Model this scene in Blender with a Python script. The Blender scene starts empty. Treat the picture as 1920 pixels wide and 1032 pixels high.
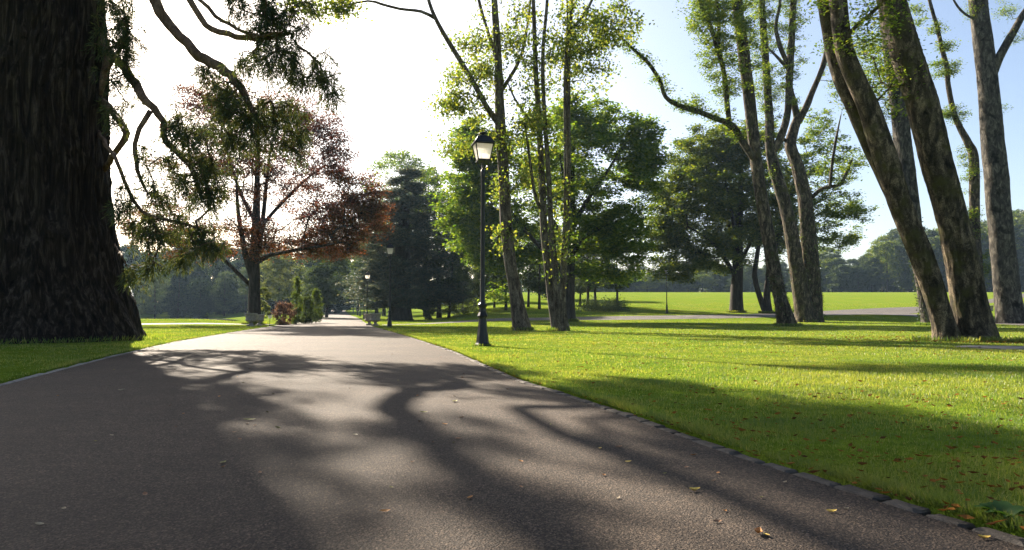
import bpy, math, random
import numpy as np
rng = np.random.default_rng(11)
random.seed(5)
scene = bpy.context.scene
COL = scene.collection
R = math.radians

# ------------------------------------------------------------------ camera
CAM_H, FPX, CX, CY, HOR = 0.80, 1280.0, 960.0, 516.0, 592.0
PITCH = math.atan((HOR - CY) / FPX)
cam_d = bpy.data.cameras.new('camera')
cam_d.sensor_width = 36.0
cam_d.lens = 36.0 * FPX / 1920.0
cam_d.clip_start, cam_d.clip_end = 0.05, 3000
cam = bpy.data.objects.new('camera', cam_d)
cam.location = (0, 0, CAM_H)
cam.rotation_euler = (math.pi / 2 + PITCH, 0, 0)
COL.objects.link(cam)
scene.camera = cam
cp, sp = math.cos(PITCH), math.sin(PITCH)

def P(x, y, d):
    """point at forward distance d seen at photo pixel x, y"""
    a, b = (x - CX) / FPX, (CY - y) / FPX
    t = d / (cp - sp * b)
    return np.array([t * a, d, CAM_H + t * (b * cp + sp)])

def S(pts, d):
    out = []
    for p in pts:
        out.append(P(p[0], p[1], d + (p[2] if len(p) > 2 else 0.0)))
    return np.array(out)

def sstep(a, b, x):
    t = np.clip((np.asarray(x, float) - a) / (b - a), 0, 1)
    return t * t * (3 - 2 * t)

# ------------------------------------------------------------------ terrain
def vnoise(x, y, s=1.0, seed=0.0):
    return (np.sin(x * .71 / s + seed) * np.cos(y * .53 / s - seed * 1.7) + np.sin(x * .31 / s + y * .47 / s + seed * 2.3) + np.sin(y * .9 / s - x * .22 / s + seed)) / 3.0

POND_Z = 0.16
_zk = np.array([[-60, 0], [34, 0], [42, .04], [50, .09], [58, .17], [64, .29], [66.5, .37], [71, .74], [76, .84], [81, .94], [86, 1.25], [92, 1.75], [100, 2.3], [140, 4.35], [180, 6.4], [215, 8.1], [235, 8.6], [300, 8.2], [900, 6]])
_zy = np.arange(-60, 900, .5)
_zz = np.interp(_zy, _zk[:, 0], _zk[:, 1])
for _ in range(2): _zz = np.convolve(np.pad(_zz, 3, mode='edge'), np.ones(7) / 7, 'valid')
ZRT = (_zy, _zz)
def terrain(X, Y):
    X = np.asarray(X, float); Y = np.asarray(Y, float)
    zr = np.interp(Y, ZRT[0], ZRT[1])
    c = np.maximum(0, Y - 40)
    zc = np.where(c < 210, 8.1e-5 * c * c, 3.57 + .01 * (c - 210))
    zl = .42 * sstep(44, 70, Y) - .9 * sstep(70, 76, Y) + 2.2 * sstep(140, 180, Y)
    az = X / np.maximum(Y, 5.0)
    wr = sstep(-.15, .01, az)
    wl = 1 - sstep(-.47, -.36, az)
    z = zr * wr + (1 - wr) * (zl * wl + zc * (1 - wl))
    z = z + .10 * vnoise(X, Y, 9.0, 1.3) * sstep(60, 110, Y)
    return z

RE = np.array([[-40, 13], [-20, 7.9], [0, 2.45], [2.42, 1.75], [3.17, 1.5], [3.94, 1.25], [5.25, .93], [6.92, .5], [8.53, .0], [15, -1.32], [22.7, -3.2], [34, -6.1], [51, -10.5], [100, -22.2], [180, -43.5], [250, -61.5], [300, -70], [420, -80]])
LE = np.array([[-40, 5.5], [-20, .8], [0, -3.9], [7.6, -5.72], [13.5, -7.8], [21.3, -10.3], [34, -13.6], [51, -17.8], [100, -29.2], [180, -50.2], [250, -68.2], [300, -77], [420, -87]])
def eR(Y): return np.interp(Y, RE[:, 0], RE[:, 1])
def eL(Y): return np.interp(Y, LE[:, 0], LE[:, 1])
LAWN = 0.035

def G(x, y):
    """ground point seen at photo pixel x, y"""
    last = 2.0
    for d in np.concatenate([np.arange(2, 60, .25), np.arange(60, 400, 1.0)]):
        p = P(x, y, d)
        if p[2] <= terrain(p[0], p[1]):
            lo, hi = last, d
            for _ in range(20):
                m = (lo + hi) / 2; q = P(x, y, m)
                if q[2] <= terrain(q[0], q[1]): hi = m
                else: lo = m
            return P(x, y, hi)
        last = d
    return P(x, y, 300)

# ------------------------------------------------------------------ object helpers
def tag(o, label=None, cat=None, group=None, kind=None):
    if label: o['label'] = label
    if cat: o['category'] = cat
    if group: o['group'] = group
    if kind: o['kind'] = kind
    return o

def thing(name, label, cat, loc, group=None, rz=0.0):
    o = bpy.data.objects.new(name, None)
    o.empty_display_size = .3
    o.location = tuple(float(v) for v in loc); o.rotation_euler = (0, 0, rz)
    COL.objects.link(o)
    return tag(o, label, cat, group)

def copy_tree(o, parent=None):
    c = o.copy(); COL.objects.link(c)
    if parent is not None: c.parent = parent
    for ch in list(o.children): copy_tree(ch, c)
    return c

class MB:
    def __init__(s):
        s.v = []; s.q = []; s.t = []; s.n = 0; s.qm = []; s.tm = []
    def add(s, v, quads=None, tris=None, m=0):
        v = np.asarray(v, float).reshape(-1, 3)
        if quads is not None and len(quads):
            q = np.asarray(quads, np.int64) + s.n; s.q.append(q); s.qm.append(np.full(len(q), m))
        if tris is not None and len(tris):
            t = np.asarray(tris, np.int64) + s.n; s.t.append(t); s.tm.append(np.full(len(t), m))
        s.v.append(v); s.n += len(v)
    def build(s, name, mats, parent=None, origin=None, smooth=True):
        if not isinstance(mats, (list, tuple)): mats = [mats]
        v = np.concatenate(s.v) if s.v else np.zeros((0, 3))
        if origin is not None: v = v - np.asarray(origin, float)
        q = np.concatenate(s.q) if s.q else np.zeros((0, 4), np.int64)
        t = np.concatenate(s.t) if s.t else np.zeros((0, 3), np.int64)
        me = bpy.data.meshes.new(name)
        me.vertices.add(len(v)); me.vertices.foreach_set('co', v.astype(np.float32).ravel())
        loops = np.concatenate([q.ravel(), t.ravel()])
        me.loops.add(len(loops)); me.loops.foreach_set('vertex_index', loops.astype(np.int32))
        me.polygons.add(len(q) + len(t))
        st = np.concatenate([np.arange(len(q)) * 4, len(q) * 4 + np.arange(len(t)) * 3])
        me.polygons.foreach_set('loop_start', st.astype(np.int32))
        for m in mats: me.materials.append(m)
        mi = np.concatenate(s.qm + s.tm) if (s.qm or s.tm) else np.zeros(0)
        me.polygons.foreach_set('material_index', mi.astype(np.int32))
        me.update(calc_edges=True)
        me.polygons.foreach_set('use_smooth', np.full(len(me.polygons), bool(smooth)))
        me.validate()
        o = bpy.data.objects.new(name, me); COL.objects.link(o)
        if parent is not None: o.parent = parent
        return o

def norm(v): return v / np.maximum(np.linalg.norm(v, axis=-1, keepdims=True), 1e-9)

def catmull(pts, step):
    pts = np.asarray(pts, float)
    if len(pts) < 3:
        n = max(2, int(np.linalg.norm(pts[-1] - pts[0]) / step) + 1)
        return pts[0] + (pts[-1] - pts[0]) * np.linspace(0, 1, n)[:, None]
    ext = np.vstack([2 * pts[0] - pts[1], pts, 2 * pts[-1] - pts[-2]])
    out = []
    for i in range(1, len(ext) - 2):
        p0, p1, p2, p3 = ext[i - 1:i + 3]
        n = max(1, int(round(np.linalg.norm((p2 - p1)[:3]) / step)))
        for u in np.arange(n) / n:
            out.append(.5 * ((2 * p1) + (-p0 + p2) * u + (2 * p0 - 5 * p1 + 4 * p2 - p3) * u * u + (-p0 + 3 * p1 - 3 * p2 + p3) * u ** 3))
    out.append(pts[-1])
    return np.array(out)

def tube(mb, path, rad, sides=6, rough=0.0, seed=0.0, cap=False, m=0, lobes=0.0):
    path = np.asarray(path, float); K = len(path); rad = np.broadcast_to(np.asarray(rad, float), (K,))
    tan = norm(np.gradient(path, axis=0))
    ref = np.array([1.0, 0, 0]) if abs(tan[0][0]) < .8 else np.array([0, 0, 1.0])
    A = norm(ref - (tan @ ref)[:, None] * tan); B = np.cross(tan, A)
    ang = np.arange(sides) / sides * 2 * np.pi
    rr = np.repeat(rad[:, None], sides, 1)
    if rough:
        zz = np.arange(K)[:, None]
        rr = rr * (1 + rough * (np.sin(ang * 3 + seed + zz * .21) * .5 + np.sin(ang * 2 - seed * 2 + zz * .5) * .5 + np.sin(ang * 5 + zz * .37 + seed * 3) * .35 + .35 * np.sin(zz * 1.1 + seed * 4 + ang)))
    ring = path[:, None, :] + rr[..., None] * (np.cos(ang)[None, :, None] * A[:, None, :] + np.sin(ang)[None, :, None] * B[:, None, :])
    i = np.arange(K - 1)[:, None] * sides; j = np.arange(sides)[None, :]; j2 = (j + 1) % sides
    q = np.stack([i + j, i + j2, i + sides + j2, i + sides + j], -1).reshape(-1, 4)
    v = ring.reshape(-1, 3)
    tr = None
    if cap:
        v = np.vstack([v, path[0], path[-1]])
        a = np.arange(sides); b = (a + 1) % sides
        tr = np.concatenate([np.stack([np.full(sides, K * sides), b, a], 1), np.stack([np.full(sides, K * sides + 1), (K - 1) * sides + a, (K - 1) * sides + b], 1)])
    mb.add(v, q, tr, m)

def lathe(mb, prof, sides=16, c=(0, 0, 0), m=0, sq=None):
    prof = np.asarray(prof, float)
    ang = np.arange(sides) / sides * 2 * np.pi + (math.pi / sides if sq else 0)
    v = np.stack([prof[:, 0][:, None] * np.cos(ang), prof[:, 0][:, None] * np.sin(ang), np.repeat(prof[:, 1][:, None], sides, 1)], -1).reshape(-1, 3) + np.asarray(c)
    K = len(prof)
    i = np.arange(K - 1)[:, None] * sides; j = np.arange(sides)[None, :]; j2 = (j + 1) % sides
    mb.add(v, np.stack([i + j, i + j2, i + sides + j2, i + sides + j], -1).reshape(-1, 4), None, m)

def box(mb, lo, hi, m=0):
    x0, y0, z0 = lo; x1, y1, z1 = hi
    v = [(x0, y0, z0), (x1, y0, z0), (x1, y1, z0), (x0, y1, z0), (x0, y0, z1), (x1, y0, z1), (x1, y1, z1), (x0, y1, z1)]
    mb.add(v, [(0, 3, 2, 1), (4, 5, 6, 7), (0, 1, 5, 4), (1, 2, 6, 5), (2, 3, 7, 6), (3, 0, 4, 7)], None, m)

def rand_unit(n):
    return norm(rng.normal(size=(n, 3)))

def leaves(mb, c, size, flat=.5, aspect=.6, m=0, droop=0.0, fold=.18, spread=None):
    """one small folded quad per leaf"""
    n = len(c)
    if n == 0: return
    nrm = norm(rand_unit(n) + np.array([0, 0, flat * 2.2]))
    a = norm(np.cross(nrm, rand_unit(n)))
    a = norm(a + np.array([0, 0, -droop]))
    b = norm(np.cross(nrm, a)); nn = np.cross(a, b)
    L = (size * rng.uniform(.65, 1.3, n))[:, None]; W = L * aspect
    v = np.stack([c - a * L * .5, c + b * W * .5 + nn * W * fold + a * L * .06, c + a * L * .5, c - b * W * .5 + nn * W * fold + a * L * .06], 1)
    mb.add(v.reshape(-1, 3), np.arange(4 * n).reshape(-1, 4), None, m)

def blades(mb, c, d, L, W, m=0):
    """thin pointed blades: base c, direction d"""
    n = len(c)
    s = norm(np.cross(d, rand_unit(n)))
    L = np.broadcast_to(L, (n,))[:, None]; W = np.broadcast_to(W, (n,))[:, None]
    v = np.stack([c - s * W * .4, c + d * L * .55 - s * W * .5, c + d * L, c + d * L * .55 + s * W * .5], 1)
    mb.add(v.reshape(-1, 3), np.arange(4 * n).reshape(-1, 4), None, m)

# ------------------------------------------------------------------ materials
def mat(name):
    m = bpy.data.materials.new(name); m.use_nodes = True
    nt = m.node_tree
    for n in list(nt.nodes): nt.nodes.remove(n)
    out = nt.nodes.new('ShaderNodeOutputMaterial')
    return m, nt, out

def N(nt, t, **kw):
    n = nt.nodes.new(t)
    for k, v in kw.items():
        if k.startswith('i_'):
            n.inputs[int(k[2:]) if k[2:].isdigit() else k[2:].replace('_', ' ')].default_value = v
        else: setattr(n, k, v)
    return n

def ramp(nt, fac, stops):
    n = nt.nodes.new('ShaderNodeValToRGB')
    e = n.color_ramp.elements
    while len(e) < len(stops): e.new(.5)
    for k, (p, c) in enumerate(stops):
        e[k].position = p; e[k].color = tuple(c) + (1,) if len(c) == 3 else c
    nt.links.new(fac, n.inputs['Fac'])
    return n.outputs['Color']

def mixc(nt, fac, a, b, mode='MIX'):
    n = nt.nodes.new('ShaderNodeMix'); n.data_type = 'RGBA'; n.blend_type = mode
    for s, v in ((n.inputs[0], fac), (n.inputs[6], a), (n.inputs[7], b)):
        if hasattr(v, 'is_linked') or isinstance(v, bpy.types.NodeSocket): nt.links.new(v, s)
        elif isinstance(v, (int, float)): s.default_value = v
        else: s.default_value = tuple(v) + (1,)
    return n.outputs[2]

def noise(nt, vec, scale, detail=4, rough=.55, dist=0.0):
    n = nt.nodes.new('ShaderNodeTexNoise')
    n.inputs['Scale'].default_value = scale; n.inputs['Detail'].default_value = detail
    n.inputs['Roughness'].default_value = rough; n.inputs['Distortion'].default_value = dist
    if vec is not None: nt.links.new(vec, n.inputs['Vector'])
    return n.outputs['Fac']

def coords(nt, which='Object', scale=(1, 1, 1)):
    t = nt.nodes.new('ShaderNodeTexCoord'); mp = nt.nodes.new('ShaderNodeMapping')
    mp.inputs['Scale'].default_value = scale
    nt.links.new(t.outputs[which], mp.inputs['Vector'])
    return mp.outputs['Vector']

def principled(nt, out, col, rough=.8, spec=.3, bump=None, bstr=.3, bdist=.02, metal=0.0):
    p = nt.nodes.new('ShaderNodeBsdfPrincipled')
    if isinstance(col, bpy.types.NodeSocket): nt.links.new(col, p.inputs['Base Color'])
    else: p.inputs['Base Color'].default_value = tuple(col) + (1,)
    if isinstance(rough, bpy.types.NodeSocket): nt.links.new(rough, p.inputs['Roughness'])
    else: p.inputs['Roughness'].default_value = rough
    p.inputs['Specular IOR Level'].default_value = spec; p.inputs['Metallic'].default_value = metal
    if bump is not None:
        b = nt.nodes.new('ShaderNodeBump'); b.inputs['Strength'].default_value = bstr; b.inputs['Distance'].default_value = bdist
        nt.links.new(bump, b.inputs['Height']); nt.links.new(b.outputs['Normal'], p.inputs['Normal'])
    nt.links.new(p.outputs[0], out.inputs['Surface'])
    return p

def leaf_mat(name, stops, trans=.45, tint=(1.5, 1.35, .6), gloss=.02, patch=None, patch_scale=.25, grough=.45):
    """thin leaf: diffuse + translucent, each leaf its own shade; patch = second set of stops mixed in by clump"""
    m, nt, out = mat(name)
    g = nt.nodes.new('ShaderNodeNewGeometry')
    col = ramp(nt, g.outputs['Random Per Island'], stops)
    if patch:
        col2 = ramp(nt, g.outputs['Random Per Island'], patch)
        nz = noise(nt, coords(nt, 'Object'), patch_scale, 2)
        f = ramp(nt, nz, [(.40, (0, 0, 0)), (.55, (1, 1, 1))])
        col = mixc(nt, f, col, col2)
    d = nt.nodes.new('ShaderNodeBsdfDiffuse'); t = nt.nodes.new('ShaderNodeBsdfTranslucent')
    nt.links.new(col, d.inputs['Color'])
    tc = mixc(nt, 1.0, col, tint, 'MULTIPLY'); nt.links.new(tc, t.inputs['Color'])
    mx = nt.nodes.new('ShaderNodeMixShader'); mx.inputs[0].default_value = trans
    nt.links.new(d.outputs[0], mx.inputs[1]); nt.links.new(t.outputs[0], mx.inputs[2])
    gl = nt.nodes.new('ShaderNodeBsdfGlossy'); gl.inputs['Roughness'].default_value = grough
    gl.inputs['Color'].default_value = (.9, .95, 1, 1)
    mx2 = nt.nodes.new('ShaderNodeMixShader'); mx2.inputs[0].default_value = gloss
    nt.links.new(mx.outputs[0], mx2.inputs[1]); nt.links.new(gl.outputs[0], mx2.inputs[2])
    nt.links.new(mx2.outputs[0], out.inputs['Surface'])
    return m

def bark_mat(name, c1, c2, c3, scale=6.0, stretch=.18, bstr=.7, bdist=.03, moss=None, patch=(.62, .7), patch_scale=2.2, crack=0.0):
    m, nt, out = mat(name)
    v = coords(nt, 'Object', (1, 1, stretch))
    v0 = coords(nt, 'Object', (1, 1, 1))
    n1 = noise(nt, v, scale, 8, .65, .6)
    n2 = noise(nt, v0, patch_scale, 5, .6, .3)
    n3 = noise(nt, v0, scale * 6, 4, .6)
    col = ramp(nt, n1, [(.36, c1), (.5, c2), (.66, c3)])
    dark = ramp(nt, n2, [(patch[0], (1, 1, 1)), (patch[1], (.3, .29, .27))])
    col = mixc(nt, 1.0, col, dark, 'MULTIPLY')
    sp_ = ramp(nt, n3, [(.35, (.7, .7, .7)), (.65, (1.25, 1.25, 1.2))])
    col = mixc(nt, 1.0, col, sp_, 'MULTIPLY')
    if crack:
        vo = nt.nodes.new('ShaderNodeTexVoronoi'); vo.feature = 'DISTANCE_TO_EDGE'; vo.inputs['Scale'].default_value = crack
        wv = nt.nodes.new('ShaderNodeVectorMath'); wv.operation = 'MULTIPLY_ADD'
        nz_ = nt.nodes.new('ShaderNodeTexNoise'); nz_.inputs['Scale'].default_value = 7; nt.links.new(v0, nz_.inputs['Vector'])
        nt.links.new(nz_.outputs['Color'], wv.inputs[0]); wv.inputs[1].default_value = (.25, .25, .25); nt.links.new(coords(nt, 'Object', (1, 1, .45)), wv.inputs[2])
        nt.links.new(wv.outputs[0], vo.inputs['Vector'])
        col = mixc(nt, 1.0, col, ramp(nt, vo.outputs['Distance'], [(.0, (.35, .34, .33)), (.09, (1, 1, 1))]), 'MULTIPLY')
    if moss:
        f = ramp(nt, noise(nt, v0, 1.3, 5, .65), [(.52, (0, 0, 0)), (.66, (1, 1, 1))])
        col = mixc(nt, f, col, moss)
    h = nt.nodes.new('ShaderNodeMath'); h.operation = 'MULTIPLY_ADD'
    nt.links.new(n3, h.inputs[0]); h.inputs[1].default_value = .35; nt.links.new(n1, h.inputs[2])
    principled(nt, out, col, .9, .15, h.outputs[0], bstr, bdist)
    return m

M = {}
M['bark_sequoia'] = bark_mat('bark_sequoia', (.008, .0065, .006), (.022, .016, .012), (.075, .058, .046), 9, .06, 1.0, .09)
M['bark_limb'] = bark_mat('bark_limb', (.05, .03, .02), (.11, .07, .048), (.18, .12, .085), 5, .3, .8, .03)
M['bark_hornbeam'] = bark_mat('bark_hornbeam', (.014, .011, .008), (.052, .041, .028), (.20, .155, .105), 5, .35, .8, .03, moss=(.045, .042, .013), crack=9)
M['bark_grey'] = bark_mat('bark_grey', (.012, .011, .009), (.042, .037, .031), (.13, .115, .095), 4, .4, .7, .025, patch=(.55, .63), patch_scale=1.3)
M['bark_lime'] = bark_mat('bark_lime', (.03, .024, .018), (.095, .078, .058), (.20, .17, .125), 6, .3, .7, .02, crack=13)
M['bark_dark'] = bark_mat('bark_dark', (.014, .012, .010), (.032, .027, .022), (.06, .05, .042), 5, .2, .8, .04)

# leaves (linear base colours)
M['leaf_sequoia'] = leaf_mat('leaf_sequoia', [(0, (.012, .026, .014)), (.5, (.034, .054, .02)), (1, (.085, .098, .034))], .42, (1.5, 1.3, .6), .02)
M['leaf_beech'] = leaf_mat('leaf_beech', [(0, (.028, .015, .018)), (.5, (.068, .03, .03)), (1, (.15, .06, .05))], .45, (1.6, 1.0, .85), .02, patch=[(0, (.03, .022, .012)), (.5, (.07, .042, .022)), (1, (.15, .08, .035))], patch_scale=.3)
M['leaf_rust'] = leaf_mat('leaf_rust', [(0, (.045, .034, .014)), (.45, (.09, .056, .018)), (.8, (.16, .068, .024)), (1, (.20, .058, .036))], .48, (1.5, 1.1, .65), .02)
M['leaf_lime'] = leaf_mat('leaf_lime', [(0, (.06, .10, .018)), (.5, (.105, .15, .028)), (1, (.23, .23, .04))], .6, (1.45, 1.4, .7), .02)
M['leaf_hornbeam'] = leaf_mat('leaf_hornbeam', [(0, (.04, .08, .010)), (.6, (.09, .145, .018)), (1, (.17, .20, .032))], .55, (1.6, 1.5, .6), .02)
M['leaf_maple'] = leaf_mat('leaf_maple', [(0, (.03, .07, .012)), (.5, (.075, .13, .018)), (1, (.17, .21, .028))], .55, (1.7, 1.65, .6), .02)
M['leaf_oak'] = leaf_mat('leaf_oak', [(0, (.025, .05, .010)), (.5, (.06, .095, .014)), (1, (.14, .16, .022))], .5, (1.7, 1.6, .6), .02)
M['leaf_cedar'] = leaf_mat('leaf_cedar', [(0, (.026, .05, .046)), (.6, (.06, .08, .062)), (1, (.15, .14, .095))], .45, (1.4, 1.35, .9), .02)
M['leaf_wood'] = leaf_mat('leaf_wood', [(0, (.018, .034, .016)), (.5, (.034, .055, .022)), (1, (.065, .085, .03))], .4, (1.6, 1.5, .7), .02)
M['leaf_pale'] = leaf_mat('leaf_pale', [(0, (.05, .075, .03)), (.5, (.085, .11, .045)), (1, (.14, .15, .06))], .45, (1.5, 1.4, .7), .02)
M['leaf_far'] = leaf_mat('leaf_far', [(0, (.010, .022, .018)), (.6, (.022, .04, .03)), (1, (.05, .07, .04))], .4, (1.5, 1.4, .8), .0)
M['leaf_cypress'] = leaf_mat('leaf_cypress', [(0, (.03, .055, .012)), (1, (.10, .13, .025))], .4, (1.5, 1.5, .6), .02)
M['leaf_red'] = leaf_mat('leaf_red', [(0, (.04, .026, .02)), (.6, (.09, .055, .04)), (1, (.17, .13, .08))], .4, (1.4, 1.1, .9), .02)
M['leaf_ivy'] = leaf_mat('leaf_ivy', [(0, (.018, .035, .012)), (.7, (.04, .06, .018)), (1, (.10, .12, .05))], .3, (1.5, 1.5, .6), .02)
M['leaf_weed'] = leaf_mat('leaf_weed', [(0, (.03, .075, .015)), (1, (.06, .12, .025))], .45, (1.5, 1.5, .5), .02)

# ------------------------------------------------------------------ tree growing
def zone(cx, cy, rx, ry, d, n, dr=None, shell=2.2, flat_bottom=False):
    """n points in an ellipsoid that reads as an ellipse at cx, cy (photo pixels) at distance d; dr = depth radius in metres"""
    c = P(cx, cy, d); k = d / FPX
    if dr is None: dr = rx * k * .9
    u = rand_unit(n) * (rng.uniform(0, 1, n) ** (1 / shell))[:, None]
    return c + u * np.array([rx * k, dr, ry * k])

def grow(stems, targets, rtip=.012, seg=.6, lift=.12, jit=.10, expo=.42, rmax=.5, down_pen=.9):
    """stems: list of (path Kx3, radii K).  Returns list of (path, radii, is_stem) tubes and, per target, its twig path."""
    pos = []; par = []; srad = []
    paths = []
    for path, rad in stems:
        start = len(pos)
        if start:
            dd = np.linalg.norm(np.array(pos) - path[0], axis=1); p0 = int(dd.argmin()) if dd.min() < 1.2 else -1
        else: p0 = -1
        ids = []
        for k in range(len(path)):
            pos.append(path[k]); par.append(p0 if k == 0 else len(pos) - 2); srad.append(rad[k]); ids.append(len(pos) - 1)
        paths.append((ids, True, -1))
    ns = len(pos)
    cap = ns + sum(int(3 + 40 / seg) for _ in targets)
    arr = np.zeros((cap, 3)); arr[:ns] = np.array(pos); n = ns
    par = list(par); tips = []
    if len(targets):
        near = np.array([np.linalg.norm(arr[:ns] - t, axis=1).min() for t in targets])
        base_r = np.array(srad)
        for ti in np.argsort(near + rng.uniform(0, .8, len(near))):
            t = targets[ti]
            d = t - arr[:n]; dist = np.linalg.norm(d, axis=1)
            cost = dist + down_pen * np.maximum(0, -d[:, 2]) + .15 * np.maximum(0, .6 - dist)
            k = int(cost.argmin()); a = arr[k]; D = dist[k]
            m = max(2, int(math.ceil(D / seg)))
            ctrl = a + (t - a) * .5 + np.array([0, 0, lift * D]) + rng.normal(size=3) * jit * D
            u = np.linspace(0, 1, m + 1)[1:, None]
            pts = (1 - u) ** 2 * a + 2 * u * (1 - u) * ctrl + u * u * t
            pts[:-1] += rng.normal(size=(m - 1, 3)) * jit * .25 * seg
            ids = list(range(n, n + m)); arr[n:n + m] = pts
            par += [k] + ids[:-1]; n += m
            paths.append((ids, False, k)); tips.append((ti, np.vstack([a, pts])))
    load = np.zeros(n)
    for ids, st, k in paths:
        if not st: load[ids[-1]] += 1
    for i in range(n - 1, -1, -1):
        if par[i] >= 0: load[par[i]] += load[i]
    r = rtip * np.maximum(load, 1) ** expo
    r = np.minimum(r, rmax)
    tubes = []
    for ids, st, k in paths:
        if st: tubes.append((arr[ids], np.array([srad[i] for i in ids]), True))
        else:
            rk = srad[k] if k < ns else r[k]
            rad = np.minimum(r[ids], rk * .8)
            tubes.append((np.vstack([arr[k], arr[ids]]), np.concatenate([[min(rad[0] * 1.15, rk * .9)], rad]), False))
    return tubes, [p for _, p in sorted(tips, key=lambda z: z[0])]

def stem(px, d, widths, step=.5, base_z=None, flare=0.0):
    """a stem drawn through photo points at distance d; widths in photo pixels"""
    pts = S(px, d)
    k = pts[:, 1] / FPX * np.cos(np.arctan2(pts[:, 0], pts[:, 1]))    # a round stem off the axis looks wider
    w = np.interp(np.linspace(0, 1, len(pts)), np.linspace(0, 1, len(widths)), widths) * k / 2
    q = catmull(np.hstack([pts, w[:, None]]), step)
    path, rad = q[:, :3], np.maximum(q[:, 3], .004)
    if flare:
        z = path[:, 2] - path[0, 2]
        rad = rad * (1 + flare * np.exp(-z / .35))
    return path, rad

def pnoise(u, z, na, dz, seed):
    r_ = np.random.default_rng(seed); L = r_.uniform(0, 1, (256, na))
    a = (u % 1.0) * na; zz = z / dz + 20
    i0 = np.floor(a).astype(int); j0 = np.floor(zz).astype(int); fa, fz = a - i0, zz - j0
    fa = fa * fa * (3 - 2 * fa); fz = fz * fz * (3 - 2 * fz)
    i1 = (i0 + 1) % na; i0 = i0 % na; j1 = (j0 + 1) % 256; j0 = j0 % 256
    return (L[j0, i0] * (1 - fa) + L[j0, i1] * fa) * (1 - fz) + (L[j1, i0] * (1 - fa) + L[j1, i1] * fa) * fz

def big_tube(mb, path, rad, sides, seed, amp=1.0):
    """trunk with fluting, knobs and bark relief"""
    q = catmull(np.hstack([path, rad[:, None]]), .07); path, rad = q[:, :3], q[:, 3]; K = len(path)
    tan = norm(np.gradient(path, axis=0)); ref = np.array([1.0, 0, 0])
    A = norm(ref - (tan @ ref)[:, None] * tan); B = np.cross(tan, A)
    u = np.arange(sides) / sides; z = np.arange(K) * .07
    U, Z = np.meshgrid(u, z)
    base = np.exp(-Z / .45)
    f = (pnoise(U, Z, 6, 2.6, seed) - .5) * (.16 + .35 * base) + (pnoise(U, Z, 11, 1.1, seed + 1) - .5) * .10
    f += (pnoise(U + .02 * np.sin(Z * 2), Z, 26, .55, seed + 2) - .5) * .05
    rg = 1 - np.abs(2 * pnoise(U, Z, 44, .22, seed + 3) - 1)
    rr = rad[:, None] * (1 + f * amp) + amp * (.016 * (rg - .5) + .012 * (pnoise(U, Z, 80, .10, seed + 4) - .5))
    ang = u * 2 * np.pi
    v = (path[:, None, :] + rr[..., None] * (np.cos(ang)[None, :, None] * A[:, None, :] + np.sin(ang)[None, :, None] * B[:, None, :])).reshape(-1, 3)
    i = np.arange(K - 1)[:, None] * sides; j = np.arange(sides)[None, :]; j2 = (j + 1) % sides
    mb.add(v, np.stack([i + j, i + j2, i + sides + j2, i + sides + j], -1).reshape(-1, 4))

def wood(mb, tubes, stem_sides=14, rough=.06, lobes=0.0):
    for i, (p, r, st) in enumerate(tubes):
        if st and stem_sides >= 24 and r.max() > .3: big_tube(mb, p, r, 110, i * 5 + int(abs(p[0][0]) * 3), 1.0 if rough > .05 else .6)
        elif st: tube(mb, p, r, stem_sides if r.max() > .06 else 7, rough, i * 1.7, cap=True)
        else: tube(mb, p, r, 5 if r[0] > .03 else 3)

def clusters(tips, per, spread, along=.6, flat=.6):
    cs = []
    for p in tips:
        n = max(1, int(per * rng.uniform(.6, 1.4)))
        seglen = len(p) - 1
        u = 1 - along * rng.uniform(0, 1, n) ** 1.3
        f = u * seglen; i = np.minimum(f.astype(int), seglen - 1); w = (f - i)[:, None]
        c = p[i] * (1 - w) + p[i + 1] * w
        cs.append(c + rng.normal(size=(n, 3)) * spread * np.array([1, 1, flat]))
    return np.concatenate(cs) if cs else np.zeros((0, 3))

def tree(name, label, stems, targets, bark, leaf, per=60, leaf2=None, second=None, lsize=.16, spread=.5, flat=.6, lflat=.5, group=None, cat='tree', base=None, crown_name='crown', stem_kw={}, aspect=.65, droop=0.0, along=.6, extra_leaf=None, **kw):
    tubes, tips = grow(stems, targets, **kw)
    o = base if base is not None else stems[0][0][0]
    root = thing(name, label, cat, o, group)
    mb = MB(); wood(mb, tubes, **stem_kw); mb.build('trunk', bark, root, o)
    if second is not None:
        m2 = MB(); leaves(m2, clusters([t for t, k in zip(tips, second) if k], per, spread, along, flat), lsize, lflat, aspect, droop=droop); m2.build('crown', leaf2, root, o, smooth=False)
    ml = MB(); leaves(ml, clusters(tips if second is None else [t for t, k in zip(tips, second) if not k], per, spread, along, flat), lsize, lflat, aspect, droop=droop)
    if extra_leaf is not None: leaves(ml, extra_leaf, lsize, lflat, aspect, droop=droop)
    if ml.n: ml.build(crown_name, leaf, root, o, smooth=False)
    return root, tips

# ================================================================== SETTING
def geo_rows():
    a = np.linspace(-40, 0, 41); b = [0.0]; 
    while b[-1] < 900: b.append(b[-1] + max(.12, b[-1] * .018))
    return np.concatenate([a[:-1], b])
ROWS = geo_rows()

def grid_mesh(X, Y, Z):
    r, c = X.shape
    v = np.stack([X, Y, Z], -1).reshape(-1, 3)
    i = np.arange(r - 1)[:, None] * c; j = np.arange(c - 1)[None, :]
    q = np.stack([i + j, i + j + 1, i + c + j + 1, i + c + j], -1).reshape(-1, 4)
    return v, q

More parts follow.
